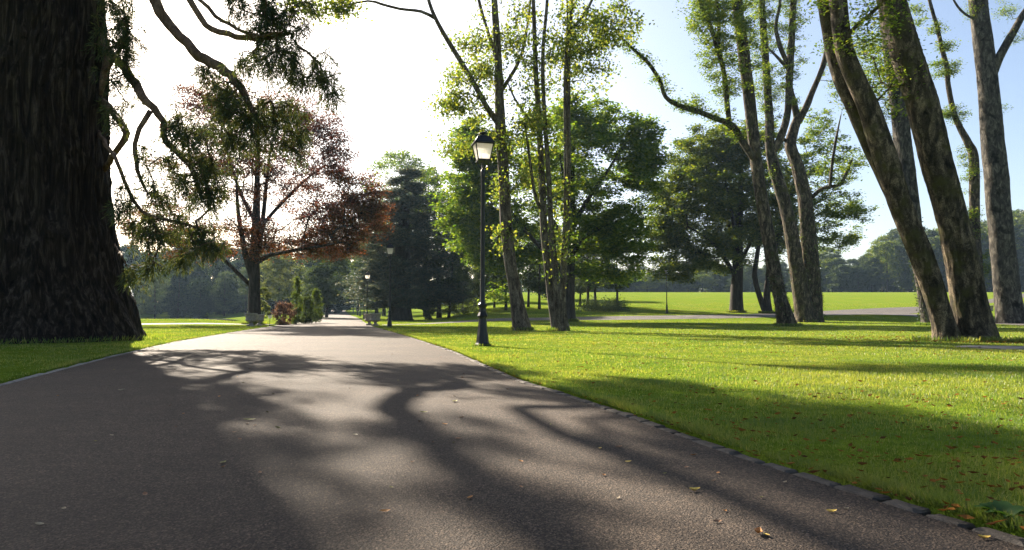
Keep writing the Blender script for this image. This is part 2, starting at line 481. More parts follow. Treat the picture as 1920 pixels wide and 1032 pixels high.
# ---- materials of the setting
def lawn_material():
    m, nt, out = mat('lawn')
    v = coords(nt, 'Object')
    n1 = noise(nt, v, .35, 5, .6); n2 = noise(nt, v, 6, 6, .65); n3 = noise(nt, v, 60, 3, .6)
    base = ramp(nt, n2, [(.3, (.06, .105, .012)), (.55, (.12, .18, .018)), (.75, (.19, .22, .03))])
    dry = ramp(nt, n1, [(.45, (0, 0, 0)), (.68, (.55, .55, .55))])
    col = mixc(nt, dry, base, (.20, .19, .04))
    fine = ramp(nt, n3, [(.3, (.6, .6, .6)), (.7, (1.35, 1.35, 1.35))])
    col = mixc(nt, 1.0, col, fine, 'MULTIPLY')
    d = nt.nodes.new('ShaderNodeBsdfDiffuse'); nt.links.new(col, d.inputs['Color'])
    b = N(nt, 'ShaderNodeBump'); b.inputs['Strength'].default_value = .8; b.inputs['Distance'].default_value = .05
    nt.links.new(n3, b.inputs['Height']); nt.links.new(b.outputs[0], d.inputs['Normal'])
    nt.links.new(d.outputs[0], out.inputs['Surface'])
    return m
def asphalt_material(name, c0, c1, warm):
    m, nt, out = mat(name)
    v = coords(nt, 'Object')
    vo = nt.nodes.new('ShaderNodeTexVoronoi'); vo.inputs['Scale'].default_value = 130; nt.links.new(v, vo.inputs['Vector'])
    g = ramp(nt, vo.outputs['Color'], [(.1, c0), (.6, c1), (.97, warm)])
    big = ramp(nt, noise(nt, v, .55, 5, .6), [(.3, (.70, .70, .72)), (.7, (1.24, 1.19, 1.14))])
    col = mixc(nt, 1.0, g, big, 'MULTIPLY')
    mid = ramp(nt, noise(nt, v, 7, 5, .7), [(.3, (.8, .8, .8)), (.7, (1.15, 1.15, 1.15))])
    col = mixc(nt, 1.0, col, mid, 'MULTIPLY')
    vo2 = nt.nodes.new('ShaderNodeTexVoronoi'); vo2.inputs['Scale'].default_value = 110; nt.links.new(v, vo2.inputs['Vector'])
    h = nt.nodes.new('ShaderNodeMath'); h.operation = 'ADD'
    nt.links.new(vo2.outputs['Distance'], h.inputs[0]); nt.links.new(noise(nt, v, 160, 3, .7), h.inputs[1])
    principled(nt, out, col, .80, .18, h.outputs[0], .8, .010)
    return m
M['lawn'] = lawn_material()
M['asphalt'] = asphalt_material('asphalt', (.021, .0165, .0128), (.0525, .040, .030), (.150, .112, .081))
M['path'] = asphalt_material('path_gravel', (.05, .046, .044), (.095, .088, .082), (.19, .175, .16))
def stone_material(name, c1, c2, scale=9):
    m, nt, out = mat(name)
    g = nt.nodes.new('ShaderNodeNewGeometry'); v = coords(nt, 'Object')
    n1 = noise(nt, v, scale, 6, .65); n2 = noise(nt, v, scale * 6, 4, .6)
    col = ramp(nt, n1, [(.3, c1), (.7, c2)])
    tone = ramp(nt, g.outputs['Random Per Island'], [(0, (.75, .74, .74)), (1, (1.2, 1.17, 1.12))])
    col = mixc(nt, 1.0, col, tone, 'MULTIPLY')
    principled(nt, out, col, .85, .25, n2, .6, .01)
    return m
M['kerb'] = stone_material('kerb_stone', (.045, .04, .034), (.105, .092, .078), 12)
M['kerb_pale'] = stone_material('kerb_pale', (.15, .14, .125), (.30, .28, .25), 9)
M['urn'] = stone_material('urn_stone', (.16, .14, .115), (.34, .30, .245), 5)
M['slab'] = stone_material('slab_stone', (.10, .10, .098), (.17, .17, .165), 6)

# ---- ground: lawn on both sides, stepping down to a bed under the drive
offs = np.array([0.0, .10, .14, .2, .35, .6, 1, 1.6, 2.4, 3.4, 4.6, 6, 8, 10, 13, 16, 20, 25, 31, 38, 46, 56, 70, 90, 115, 150, 200, 270, 370, 520, 800])
Yc = ROWS[:, None]
xl = eL(ROWS)[:, None] - offs[::-1][None, :]; xr = eR(ROWS)[:, None] + offs[None, :]
xm = (eL(ROWS)[:, None] + (eR(ROWS) - eL(ROWS))[:, None] * np.linspace(.1, .9, 7)[None, :])
X = np.hstack([xl, xm, xr]); Y = np.repeat(Yc, X.shape[1], 1)
lift = np.concatenate([np.where(offs[::-1] < .12, -.07, LAWN), np.full(7, -.07), np.where(offs < .12, -.07, LAWN)])
mb = MB(); mb.add(*grid_mesh(X, Y, terrain(X, Y) + lift[None, :]))
ground = mb.build('ground', M['lawn']); tag(ground, kind='structure')
gt = np.linspace(0, 1, 15)
Xr = eL(ROWS)[:, None] + (eR(ROWS) - eL(ROWS))[:, None] * gt[None, :]
Xr[:, 0] -= .02; Xr[:, -1] += .02
Yr = np.repeat(Yc, 15, 1)
mask = ROWS < 420
camber = .03 * (1 - (2 * gt - 1) ** 2)
mb = MB(); mb.add(*grid_mesh(Xr[mask], Yr[mask], (terrain(Xr, Yr) + camber[None, :])[mask]))
road = mb.build('road', M['asphalt']); tag(road, kind='structure')

def ribbon(name, upper, lower, n=60, lift=.012, mt='path'):
    """a path between two edges given as ground points"""
    def res(p):
        q = catmull(np.array(p)[:, :2] if np.array(p).shape[1] > 1 else p, .5)
        s = np.concatenate([[0], np.cumsum(np.linalg.norm(np.diff(q, axis=0), axis=1))]); s /= s[-1]
        return np.stack([np.interp(np.linspace(0, 1, n), s, q[:, k]) for k in range(2)], 1)
    a, b = res(upper), res(lower)
    t = np.linspace(0, 1, 9)[None, :, None]
    g = a[:, None, :] * (1 - t) + b[:, None, :] * t
    X, Y = g[..., 0], g[..., 1]
    mb = MB(); mb.add(*grid_mesh(X, Y, terrain(X, Y) + LAWN + lift))
    o = mb.build(name, M[mt]); tag(o, kind='structure'); return o
def strip(center, w):
    c = np.array(center)[:, :2]; tn = norm(np.gradient(c, axis=0)); nn = np.stack([-tn[:, 1], tn[:, 0]], 1)
    return c + nn * w / 2, c - nn * w / 2
PATHS = []
up = [(-10.6, 56), G(860, 603), G(1000, 597), G(1150, 594), G(1300, 592), G(1450, 588.5), G(1560, 583), G(1640, 579), G(1720, 576)]
lo = [(-9.9, 52), G(860, 606), G(1000, 602), G(1150, 601), G(1300, 599), G(1450, 596), G(1560, 592), G(1640, 590.5), G(1725, 588)]
up = [np.array(p[:2]) for p in up]; lo = [np.array(p[:2]) for p in lo]
ribbon('path', up, lo); PATHS.append((up, lo))
up2 = [p[:2] for p in (G(1620, 582), G(1720, 576), G(1800, 569.5), G(1850, 563), G(1925, 550))]
lo2 = [p[:2] for p in (G(1625, 586), G(1730, 582), G(1800, 576), G(1850, 570), G(1925, 558))]
ribbon('path', up2, lo2, lift=.02)
up3 = [p[:2] for p in (G(1600, 586), G(1680, 587), G(1740, 591), G(1830, 597), G(1990, 604))]
lo3 = [p[:2] for p in (G(1600, 590), G(1670, 592), G(1740, 599), G(1830, 607), G(1990, 616))]
ribbon('path', up3, lo3, lift=.026)
cl = [(-120, 52), (-60, 50), (-42, 50.5), (-30, 52), (-22.5, 55), (-18.4, 58)]
ul, ll = strip(cl, 3.2)
ribbon('path', ul, ll)

# ---- kerb of rough granite setts either side
def kerb(edge, side, y0, y1, name):
    mb = MB(); y = y0
    while y < y1:
        L = rng.uniform(.15, .30) * (1 if y < 30 else 2)
        yc = y + L / 2; x0 = edge(yc); sl = (edge(yc + .2) - edge(yc - .2)) / .4
        t = np.array([sl, 1, 0]) / math.hypot(sl, 1); nrm = np.array([t[1], -t[0], 0]) * side
        w = rng.uniform(.075, .115); h = .006 + rng.uniform(-.006, .006)
        c = np.array([x0, yc, 0]) + nrm * (.072 + rng.normal() * .006)
        c[2] = terrain(c[0], c[1])
        hl = L / 2 - .006; b = .014
        rings = []
        for (dz, s) in ((-.10, 0), (h - b, 0), (h - .004, b * .7), (h, b * 1.6)):
            for (u, v) in ((-1, -1), (-.33, -1), (.33, -1), (1, -1), (1, 0), (1, 1), (.33, 1), (-.33, 1), (-1, 1), (-1, 0)):
                rings.append(c + t * u * (hl - s) + nrm * v * (w / 2 - s) + np.array([0, 0, dz]) + rng.normal(size=3) * np.array([.0035, .0035, .0012]))
        k = 10; q = []
        for r_ in range(3):
            for j in range(k): q.append((r_ * k + j, r_ * k + (j + 1) % k, (r_ + 1) * k + (j + 1) % k, (r_ + 1) * k + j))
        rings.append(c + np.array([0, 0, h + .002]))
        tr = [(3 * k + j, 3 * k + (j + 1) % k, 4 * k) for j in range(k)]
        mb.add(rings, q, tr)
        y += L + .008
    o = mb.build(name, M['kerb' if side > 0 else 'kerb_pale'], smooth=False); tag(o, kind='structure')
kerb(eR, 1, .5, 62, 'kerb'); kerb(eL, -1, 3, 55, 'kerb')

# ---- pond beyond the left lawn
m, nt, out = mat('water')
nz = noise(nt, coords(nt, 'Object', (1, 1, 1)), 1.2, 3)
principled(nt, out, (.012, .022, .024), .08, .5, nz, .15, .02); M['water'] = m
ang = np.linspace(0, 2 * np.pi, 49)[:-1]
pts = np.stack([-95 + 58 * np.cos(ang), 108 + 36 * np.sin(ang), np.full(48, POND_Z)], 1)
mb = MB(); mb.add(np.vstack([pts, [-95, 108, POND_Z]]), None, [(k, (k + 1) % 48, 48) for k in range(48)])
tag(mb.build('water', M['water']), kind='structure')

# ================================================================== GRASS AND LITTER
EDGE = False
def grass_points(n, y0, y1, side, wid):
    Y = np.exp(rng.uniform(math.log(y0), math.log(y1), n))
    if EDGE:
        e = .10 + np.abs(rng.normal(size=n)) * .09
        return (eR(Y) + e, Y) if side > 0 else (eL(Y) - e, Y)
    if side > 0: X = eR(Y) + .15 + (np.abs(wid * Y + 1.0 - eR(Y))) * rng.uniform(0, 1, n)
    else:
        lim = wid * Y + 3
        X = eL(Y) - .15 - np.maximum(lim + eL(Y), 1) * rng.uniform(0, 1, n)
    return X, Y
def on_path(X, Y):
    az = X / Y; ypx = HOR + (CAM_H - terrain(X, Y)) / np.maximum(Y, 1) * FPX; xp = CX + az * FPX
    a = (xp > 800) & (Y > 40) & (ypx < np.interp(xp, [720, 860, 1000, 1150, 1300, 1450, 1560, 1725, 1990], [613, 606, 602, 601, 599, 596, 592, 598, 616])) & (ypx > np.interp(xp, [720, 860, 1000, 1150, 1300, 1450, 1560, 1640, 1720, 1850, 1925], [611, 603, 597, 594, 592, 588.5, 583, 579, 576, 563, 550]))
    b = (X < -18) & (np.abs(Y - np.interp(X, [-120, -60, -42, -30, -22.5, -18], [52, 50, 50.5, 52, 55, 58])) < 1.8)
    return a | b
def grass(n, y0, y1, side, wid):
    X, Y = grass_points(n, y0, y1, side, wid)
    k = ~on_path(X, Y); X, Y = X[k], Y[k]
    tuft = vnoise(X * 1.0, Y * 1.0, .22, 3.0) + .6 * vnoise(X, Y, .9, 1.0)
    keep = rng.uniform(0, 1, len(X)) < .62 + .38 * tuft
    X, Y, tuft = X[keep], Y[keep], tuft[keep]
    n = len(X)
    Z = terrain(X, Y) + LAWN - .01
    h = rng.uniform(.02, .050, n) * (1 + .35 * tuft) * (1 + .15 * np.clip(Y / 20, 0, 2))
    edge = np.where(side > 0, X - eR(Y), eL(Y) - X)
    h *= 1 + .7 * np.exp(-edge / .12)
    w = np.maximum(.0024, Y * .0007) * rng.uniform(.7, 1.4, n)
    ang = rng.uniform(0, 2 * np.pi, n); lean = rng.uniform(.05, .75, n)
    d = norm(np.stack([np.cos(ang) * lean, np.sin(ang) * lean, np.ones(n)], 1))
    if side > 0: d[:, 0] -= .5 * np.exp(-edge / .08); d = norm(d)
    s = norm(np.cross(d, np.stack([rng.normal(size=n), rng.normal(size=n), np.zeros(n)], 1)))
    c = np.stack([X, Y, Z], 1)
    tip = c + d * h[:, None]; tip[:, 2] -= h * lean * .25
    mid = c + d * (h * .5)[:, None]
    v = np.stack([c - s * w[:, None] * .5, c + s * w[:, None] * .5, mid + s * w[:, None] * .38, tip, mid - s * w[:, None] * .38], 1)
    i = np.arange(n)[:, None] * 5
    return v.reshape(-1, 3), np.concatenate([i + np.array([0, 1, 2, 4])]), np.concatenate([i + np.array([4, 2, 3])])
def grass_material():
    m, nt, out = mat('grass')
    g = nt.nodes.new('ShaderNodeNewGeometry')
    col = ramp(nt, g.outputs['Random Per Island'], [(0, (.05, .10, .016)), (.45, (.10, .165, .025)), (.82, (.18, .215, .04)), (.94, (.28, .26, .10)), (1, (.34, .27, .11))])
    nz = noise(nt, coords(nt, 'Object'), .30, 5, .6)
    f = ramp(nt, nz, [(.44, (0, 0, 0)), (.66, (.7, .7, .7))])
    col = mixc(nt, f, col, (.24, .22, .045))
    f2 = ramp(nt, noise(nt, coords(nt, 'Object'), 1.1, 6, .65), [(.50, (0, 0, 0)), (.62, (.75, .75, .75))])
    col = mixc(nt, f2, col, (.055, .10, .026))
    d = nt.nodes.new('ShaderNodeBsdfDiffuse'); t = nt.nodes.new('ShaderNodeBsdfTranslucent')
    nt.links.new(col, d.inputs['Color']); nt.links.new(mixc(nt, 1.0, col, (1.6, 1.6, .7), 'MULTIPLY'), t.inputs['Color'])
    mx = nt.nodes.new('ShaderNodeMixShader'); mx.inputs[0].default_value = .5
    nt.links.new(d.outputs[0], mx.inputs[1]); nt.links.new(t.outputs[0], mx.inputs[2])
    gl = nt.nodes.new('ShaderNodeBsdfGlossy'); gl.inputs['Roughness'].default_value = .5
    mx2 = nt.nodes.new('ShaderNodeMixShader'); mx2.inputs[0].default_value = .04
    nt.links.new(mx.outputs[0], mx2.inputs[1]); nt.links.new(gl.outputs[0], mx2.inputs[2])
    nt.links.new(mx2.outputs[0], out.inputs['Surface'])
    return m
M['grass'] = grass_material()
mb = MB()
for (n, y0, y1, side, wid) in ((620000, 1.9, 110, 1, .86), (120000, 5.0, 75, -1, .9)):
    v, q, t = grass(n, y0, y1, side, wid); mb.add(v, q, t)
EDGE = True
for (n, y0, y1, side) in ((60000, 1.9, 40, 1), (7000, 5, 40, -1)):
    v, q, t = grass(n, y0, y1, side, .86); mb.add(v, q, t)
tag(mb.build('grass', M['grass'], smooth=False), 'short mown lawn grass with dry tufts on both sides of the drive', 'grass', kind='stuff')

M['litter'] = leaf_mat('litter', [(0, (.06, .03, .015)), (.4, (.16, .075, .02)), (.8, (.22, .10, .025)), (1, (.20, .12, .04))], .2, (1.2, 1.0, .7), .0)
def litter_mesh(X, Y, z, size, seed=0):
    """curled dry leaves lying about: six verts each"""
    n = len(X); a = rng.uniform(0, 2 * np.pi, n)
    L = size * rng.uniform(.6, 1.4, n); W = L * rng.uniform(.35, .6, n); cu = rng.uniform(.05, .35, n) * L
    u = np.stack([np.cos(a), np.sin(a), rng.uniform(-.25, .25, n)], 1); w = np.stack([-np.sin(a), np.cos(a), rng.uniform(-.5, .5, n)], 1)
    up_ = np.array([0, 0, 1.0])
    c = np.stack([X, Y, z + .004], 1)
    e = lambda uu, ww, zz: c + u * (L * uu)[:, None] + w * (W * ww)[:, None] + up_ * (cu * zz)[:, None]
    v = np.stack([e(-.5, 0, .6), e(-.1, .5, .8), e(.5, 0, .9), e(-.1, -.5, .8), e(-.05, 0, .1)], 1)
    i = np.arange(n)[:, None] * 5
    return v.reshape(-1, 3), None, np.concatenate([i + np.array(t) for t in ((0, 4, 1), (1, 4, 2), (2, 4, 3), (3, 4, 0))])
EDGE = False
mb = MB()
X, Y = grass_points(3200, 2.0, 45, 1, .86)
k = (rng.uniform(0, 1, len(X)) < .45 + .5 * vnoise(X, Y, 1.1, 5)) & ~on_path(X, Y)
X, Y = X[k], Y[k]
mb.add(*litter_mesh(X, Y, terrain(X, Y) + LAWN + rng.uniform(.01, .035, len(X)), .036 * (1 + Y / 22)))
EDGE = False
Y = np.exp(rng.uniform(math.log(2.2), math.log(25), 130)); X = eR(Y) + np.abs(rng.normal(size=130)) * .10 - .03
mb.add(*litter_mesh(X, Y, terrain(X, Y) + LAWN + .01, .045))
ang = rng.uniform(0, 6.28, 700); rr_ = rng.uniform(.8, 4, 700); X = 14 + rr_ * np.cos(ang); Y = 21 + rr_ * .9 * np.sin(ang)
mb.add(*litter_mesh(X, Y, terrain(X, Y) + LAWN + .03, .08))
tag(mb.build('leaf_litter', M['litter'], smooth=False), 'dry orange and brown leaves scattered over the lawn and along the kerb', 'leaf litter', kind='stuff')

# ================================================================== STREET FURNITURE
m, nt, out = mat('black_metal')
v = coords(nt, 'Object'); principled(nt, out, ramp(nt, noise(nt, v, 14, 4), [(.3, (.006, .007, .009)), (.7, (.012, .014, .017))]), .4, .3, noise(nt, v, 90, 3), .12, .004); M['black_metal'] = m
m, nt, out = mat('frosted_glass')
d = N(nt, 'ShaderNodeBsdfDiffuse'); t = N(nt, 'ShaderNodeBsdfTranslucent'); gl = N(nt, 'ShaderNodeBsdfGlossy')
fc = ramp(nt, noise(nt, coords(nt, 'Object'), 7, 4), [(.3, (.88, .85, .80)), (.7, (.97, .95, .91))])
nt.links.new(fc, d.inputs['Color']); nt.links.new(fc, t.inputs['Color']); gl.inputs['Roughness'].default_value = .15
mx = N(nt, 'ShaderNodeMixShader'); mx.inputs[0].default_value = .88; nt.links.new(d.outputs[0], mx.inputs[1]); nt.links.new(t.outputs[0], mx.inputs[2])
mx2 = N(nt, 'ShaderNodeMixShader'); mx2.inputs[0].default_value = .06; nt.links.new(mx.outputs[0], mx2.inputs[1]); nt.links.new(gl.outputs[0], mx2.inputs[2])
trn = N(nt, 'ShaderNodeBsdfTransparent'); mx3 = N(nt, 'ShaderNodeMixShader'); mx3.inputs[0].default_value = .45; nt.links.new(mx2.outputs[0], mx3.inputs[1]); nt.links.new(trn.outputs[0], mx3.inputs[2]); nt.links.new(mx3.outputs[0], out.inputs['Surface']); M['frosted_glass'] = m

def frustum(mb, h0, z0, h1, z1, caps=False):
    v = [(sx * h0, sy * h0, z0) for sx, sy in ((-1, -1), (1, -1), (1, 1), (-1, 1))] + [(sx * h1, sy * h1, z1) for sx, sy in ((-1, -1), (1, -1), (1, 1), (-1, 1))]
    q = [(0, 1, 5, 4), (1, 2, 6, 5), (2, 3, 7, 6), (3, 0, 4, 7)]
    if caps: q += [(3, 2, 1, 0), (4, 5, 6, 7)]
    mb.add(v, q)

def bar(mb, a, b, r, sides=4):
    tube(mb, np.array([a, (np.array(a) + np.array(b)) / 2, b]), r, sides, cap=True)

def make_lamp(H=5.5):
    o = thing('street_lamp', '', 'street lamp', (0, 0, 0))
    zb = H - .98                                             # bottom of the lantern bracket
    mb = MB()
    lathe(mb, [(.20, 0), (.20, .05), (.175, .09), (.165, .12), (.15, .25), (.125, .42), (.108, .60), (.10, .70), (.10, .715), (.135, .75), (.14, .78), (.115, .83), (.095, .87), (.09, .98), (.095, 1.02)], 8)
    mb.build('base', M['black_metal'], o, smooth=False)
    mb = MB()
    lathe(mb, [(.085, .98), (.11, 1.02), (.125, 1.05), (.11, 1.08), (.075, 1.10), (.062, 1.14), (.058, 1.6), (.05, zb - .15), (.056, zb - .13), (.06, zb - .06), (.052, zb), (.03, zb + .03)], 16)
    mb.build('post', M['black_metal'], o)
    mb = MB()
    for s in (-1, 1):
        tube(mb, catmull([(s * .02, 0, zb + .02), (s * .09, 0, zb + .08), (s * .135, 0, zb + .16), (s * .15, 0, zb + .245)], .03), .014, 6, cap=True)
        tube(mb, catmull([(0, s * .02, zb + .02), (0, s * .09, zb + .08), (0, s * .135, zb + .16), (0, s * .15, zb + .245)], .03), .014, 6, cap=True)
    mb.build('bracket', M['black_metal'], o)
    z0, z1, h0, h1 = zb + .25, zb + .67, .15, .232
    mb = MB()
    box(mb, (-h0 - .014, -h0 - .014, z0 - .02), (h0 + .014, h0 + .014, z0))
    for sx in (-1, 1):
        for sy in (-1, 1):
            bar(mb, (sx * h0, sy * h0, z0), (sx * h1, sy * h1, z1), .016)
    for s in (-1, 1):
        bar(mb, (-h1, s * h1, z1), (h1, s * h1, z1), .018); bar(mb, (s * h1, -h1, z1), (s * h1, h1, z1), .018)
        bar(mb, (-h0, s * h0, z0 + .01), (h0, s * h0, z0 + .01), .016); bar(mb, (s * h0, -h0, z0 + .01), (s * h0, h0, z0 + .01), .016)
    fr = mb.build('lantern_frame', M['black_metal'], o, smooth=False)
    for k in range(4):
        a = k * math.pi / 2; ca, sa = math.cos(a), math.sin(a)
        f = lambda x, y, z: (x * ca - y * sa, x * sa + y * ca, z)
        e = .012
        v = [f(-h0 + e, -h0 + .006, z0 + .012), f(h0 - e, -h0 + .006, z0 + .012), f(h1 - e, -h1 + .006, z1 - .01), f(-h1 + e, -h1 + .006, z1 - .01),
             f(-h0 + e, -h0 + .010, z0 + .012), f(h0 - e, -h0 + .010, z0 + .012), f(h1 - e, -h1 + .010, z1 - .01), f(-h1 + e, -h1 + .010, z1 - .01)]
        mb = MB(); mb.add(v, [(0, 1, 2, 3), (7, 6, 5, 4)]); mb.build('pane', M['frosted_glass'], fr, smooth=False)
    mb = MB()
    frustum(mb, .262, z1 + .018, .262, z1 + .04, True); frustum(mb, .25, z1 + .04, .15, z1 + .20, True); frustum(mb, .13, z1 + .20, .07, z1 + .235, True)
    rf = mb.build('roof', M['black_metal'], o, smooth=False)
    mb = MB(); lathe(mb, [(.06, z1 + .232), (.04, z1 + .255), (.045, z1 + .27), (.115, z1 + .282), (.11, z1 + .30), (.05, z1 + .312), (.03, z1 + .335), (0.001, z1 + .345)], 12)
    mb.build('finial', M['black_metal'], rf)
    return o

def ground_at(x, y): return float(terrain(x, y))
lampdef = [(905, 17.4, 'tall black lamp post nearest the camera, standing on the lawn beside the drive'),
           (731, 44.5, 'black lamp post beside the pair of stone urns, in front of the dark cedar trunk'),
           (688.5, 76.0, 'black lamp post rising behind the stone urns on the right of the drive'),
           (683, 97.0, 'black lamp post just left of the one rising behind the urns, lantern lower'),
           (675.5, 122.0, 'fifth lamp post along the drive, small bright lantern against the dark cedar'),
           (671, 140.0, 'sixth lamp post along the drive, its lantern just under the fifth one'),
           (663, 170.0, 'farthest tiny lamp post of the row along the drive'),
           (1250, 81.0, 'black lamp post alone on the meadow beside the curving side path')]
lamp0 = make_lamp()
for i, (xp, d, lab) in enumerate(lampdef):
    o = lamp0 if i == 0 else copy_tree(lamp0)
    x = (xp - CX) / FPX * d
    o.location = (x, d, ground_at(x, d) + LAWN - .02); o.rotation_euler = (0, 0, R([14, 6, -4, 10, 3, 8, 2, -12][i]))
    tag(o, lab, 'street lamp', 'black street lamps of the park')

# small path light on the left lawn
d = 50.0; x = (507 - CX) / FPX * d
o = thing('garden_light', 'short black garden light with white lantern on the left lawn near the red shrub', 'garden light', (x, d, ground_at(x, d) + LAWN - .01))
mb = MB(); lathe(mb, [(.06, 0), (.05, .04), (.022, .06), (.018, .52), (.03, .55)], 10); mb.build('post', M['black_metal'], o)
mb = MB(); frustum(mb, .08, .56, .12, .80); mb.build('pane', M['frosted_glass'], o, smooth=False)
mb = MB(); frustum(mb, .15, .81, .06, .90, True); lathe(mb, [(.03, .90), (.03, .93), (.001, .96)], 8); mb.build('roof', M['black_metal'], o, smooth=False)

# stone urns
def make_urn():
    o = thing('stone_urn', '', 'urn', (0, 0, 0))
    mb = MB()
    box(mb, (-.23, -.23, 0), (.23, .23, .09))
    lathe(mb, [(.19, .09), (.20, .11), (.17, .14), (.12, .18), (.105, .23), (.12, .27), (.16, .30)], 24)
    mb.build('pedestal', M['urn'], o, smooth=False)
    mb = MB()
    lathe(mb, [(.10, .29), (.22, .31), (.34, .36), (.385, .42), (.40, .46), (.375, .48), (.355, .50), (.36, .60), (.385, .74), (.40, .82), (.44, .84), (.445, .89), (.42, .91), (.36, .91), (.345, .86), (.34, .80), (.02, .80)], 28)
    mb.build('bowl', M['urn'], o)
    n = 26; a = rng.uniform(0, 6.28, n); r = .30 * np.sqrt(rng.uniform(0, 1, n))
    mb = MB(); c = np.stack([r * np.cos(a), r * np.sin(a), np.full(n, .80)], 1)
    dd = norm(np.stack([np.cos(a) * .5, np.sin(a) * .5, np.ones(n)], 1))
    blades(mb, c, dd, rng.uniform(.08, .17, n), .03); leaves(mb, c + np.array([0, 0, .05]), .07); mb.build('foliage', M['leaf_hornbeam'], o, smooth=False)
    return o
urndef = [(471.5, 49.0, 1.0, 'left stone urn of the pair beside the copper beech trunk'), (487, 51.6, .92, 'smaller right stone urn of the pair beside the copper beech trunk'),
          (704.5, 50.5, 1.0, 'right stone urn of the pair beside the second lamp post'), (693, 53.5, .95, 'left stone urn of the pair beside the second lamp post, half hidden'),
          (1853, 78.0, 1.1, 'distant stone urn by the side path between the two big grey trunks')]
u0 = make_urn()
for i, (xp, d, s, lab) in enumerate(urndef):
    o = u0 if i == 0 else copy_tree(u0)
    x = (xp - CX) / FPX * d
    o.location = (x, d, ground_at(x, d) + LAWN - .01); o.scale = (s, s, s * 1.02)
    tag(o, lab, 'urn', 'weathered stone urns')

# flat stone slab in the lawn
g = G(1893, 656)
mb = MB(); a = np.linspace(0, 2 * np.pi, 13)[:-1]
rr_ = 1 + .12 * np.sin(a * 3 + 1) + .06 * np.sin(a * 5)
top = np.stack([g[0] + 1.05 * rr_ * np.cos(a), g[1] + .8 * rr_ * np.sin(a), np.full(12, ground_at(g[0], g[1]) + LAWN + .03)], 1)
bot = top - np.array([0, 0, .14]); cen = np.vstack([top.mean(0) + [0, 0, .008]])
mb.add(np.vstack([top, bot, cen]), [(k + 12, (k + 1) % 12 + 12, (k + 1) % 12, k) for k in range(12)], [(k, (k + 1) % 12, 24) for k in range(12)])
tag(mb.build('stone_slab', M['slab'], smooth=False), 'flat grey stone slab lying in the lawn by the big leaning trunks', 'stone slab')

# fountain plume on the pond
m, nt, out = mat('spray')
t1 = N(nt, 'ShaderNodeBsdfTranslucent'); t1.inputs[0].default_value = (.9, .93, .95, 1); tr = N(nt, 'ShaderNodeBsdfTransparent')
d1 = N(nt, 'ShaderNodeBsdfDiffuse'); d1.inputs[0].default_value = (.85, .88, .9, 1)
mx = N(nt, 'ShaderNodeMixShader'); mx.inputs[0].default_value = .5; nt.links.new(d1.outputs[0], mx.inputs[1]); nt.links.new(t1.outputs[0], mx.inputs[2])
nt.links.new(mx.outputs[0], out.inputs['Surface']); M['spray'] = m
d = 108.0; fx = (241 - CX) / FPX * d
o = thing('fountain', 'white water jet of the fountain rising from the pond beside the giant trunk', 'fountain', (fx, d, POND_Z))
mb = MB(); n = 2600; u = rng.uniform(0, 1, n) ** .8
h = 5.6 * u; rad = .12 + .75 * np.sin(np.pi * np.clip(u, 0, 1)) * rng.uniform(0, 1, n) ** 1.5
a = rng.uniform(0, 6.28, n); c = np.stack([rad * np.cos(a), rad * np.sin(a), h], 1)
blades(mb, c, norm(np.stack([.15 * np.cos(a), .15 * np.sin(a), -np.ones(n)], 1)), rng.uniform(.08, .25, n), .022)
mb.build('water_jet', M['spray'], o, smooth=False)
mb = MB(); lathe(mb, [(.25, -.2), (.25, .12), (.08, .16), (.06, .3), (.02, .32)], 10); mb.build('nozzle', M['slab'], o)

# ================================================================== GIANT SEQUOIA
SQ = np.array([-15.4, 21.5, 0.0]); SQ[2] = ground_at(SQ[0], SQ[1])
seq = thing('giant_sequoia', 'huge dark furrowed trunk of a giant sequoia with drooping boughs beside the drive', 'tree', SQ)
zt = np.concatenate([np.linspace(-.3, 12, 260), np.linspace(12.1, 34, 90)])
na = 420; uu = np.arange(na) / na
U, Z = np.meshgrid(uu, zt)
rbase = np.interp(Z, [-.3, 0, .33, 1, 1.84, 2.7, 4, 5.7, 9.1, 10.7, 12.3, 14, 16, 20, 34], np.array([4.0, 3.78, 3.6, 3.35, 3.05, 2.85, 2.62, 2.45, 2.25, 2.10, 1.85, 1.65, 1.45, 1.15, .2]) * np.array([1.0, .99, .975, .96, .945, .93, .91, .895] + [.885] * 7))
warp = (pnoise(U, Z, 12, 2.5, 1) - .5) * .05
Uw = U + warp
rid = 1 - np.abs(2 * pnoise(Uw, Z, 46, 2.2, 2) - 1); rid2 = 1 - np.abs(2 * pnoise(Uw + .3, Z, 110, .8, 3) - 1); fine = pnoise(Uw, Z, 200, .35, 4)
lob = pnoise(U, Z, 11, 6, 5) - .5
rr_ = rbase * (1 + lob * (.06 + .16 * np.exp(-np.maximum(Z, 0) / 1.2))) + .20 * (rid ** 1.5 - .5) + .09 * (rid2 - .5) + .05 * (fine - .5)
A = U * 2 * np.pi
lean = np.zeros_like(Z)
V = np.stack([rr_ * np.cos(A) + lean, rr_ * np.sin(A), Z], -1).reshape(-1, 3)
i = np.arange(len(zt) - 1)[:, None] * na; j = np.arange(na)[None, :]
mb = MB(); mb.add(V, np.stack([i + j, i + (j + 1) % na, i + na + (j + 1) % na, i + na + j], -1).reshape(-1, 4))
mb.build('trunk', M['bark_sequoia'], seq)

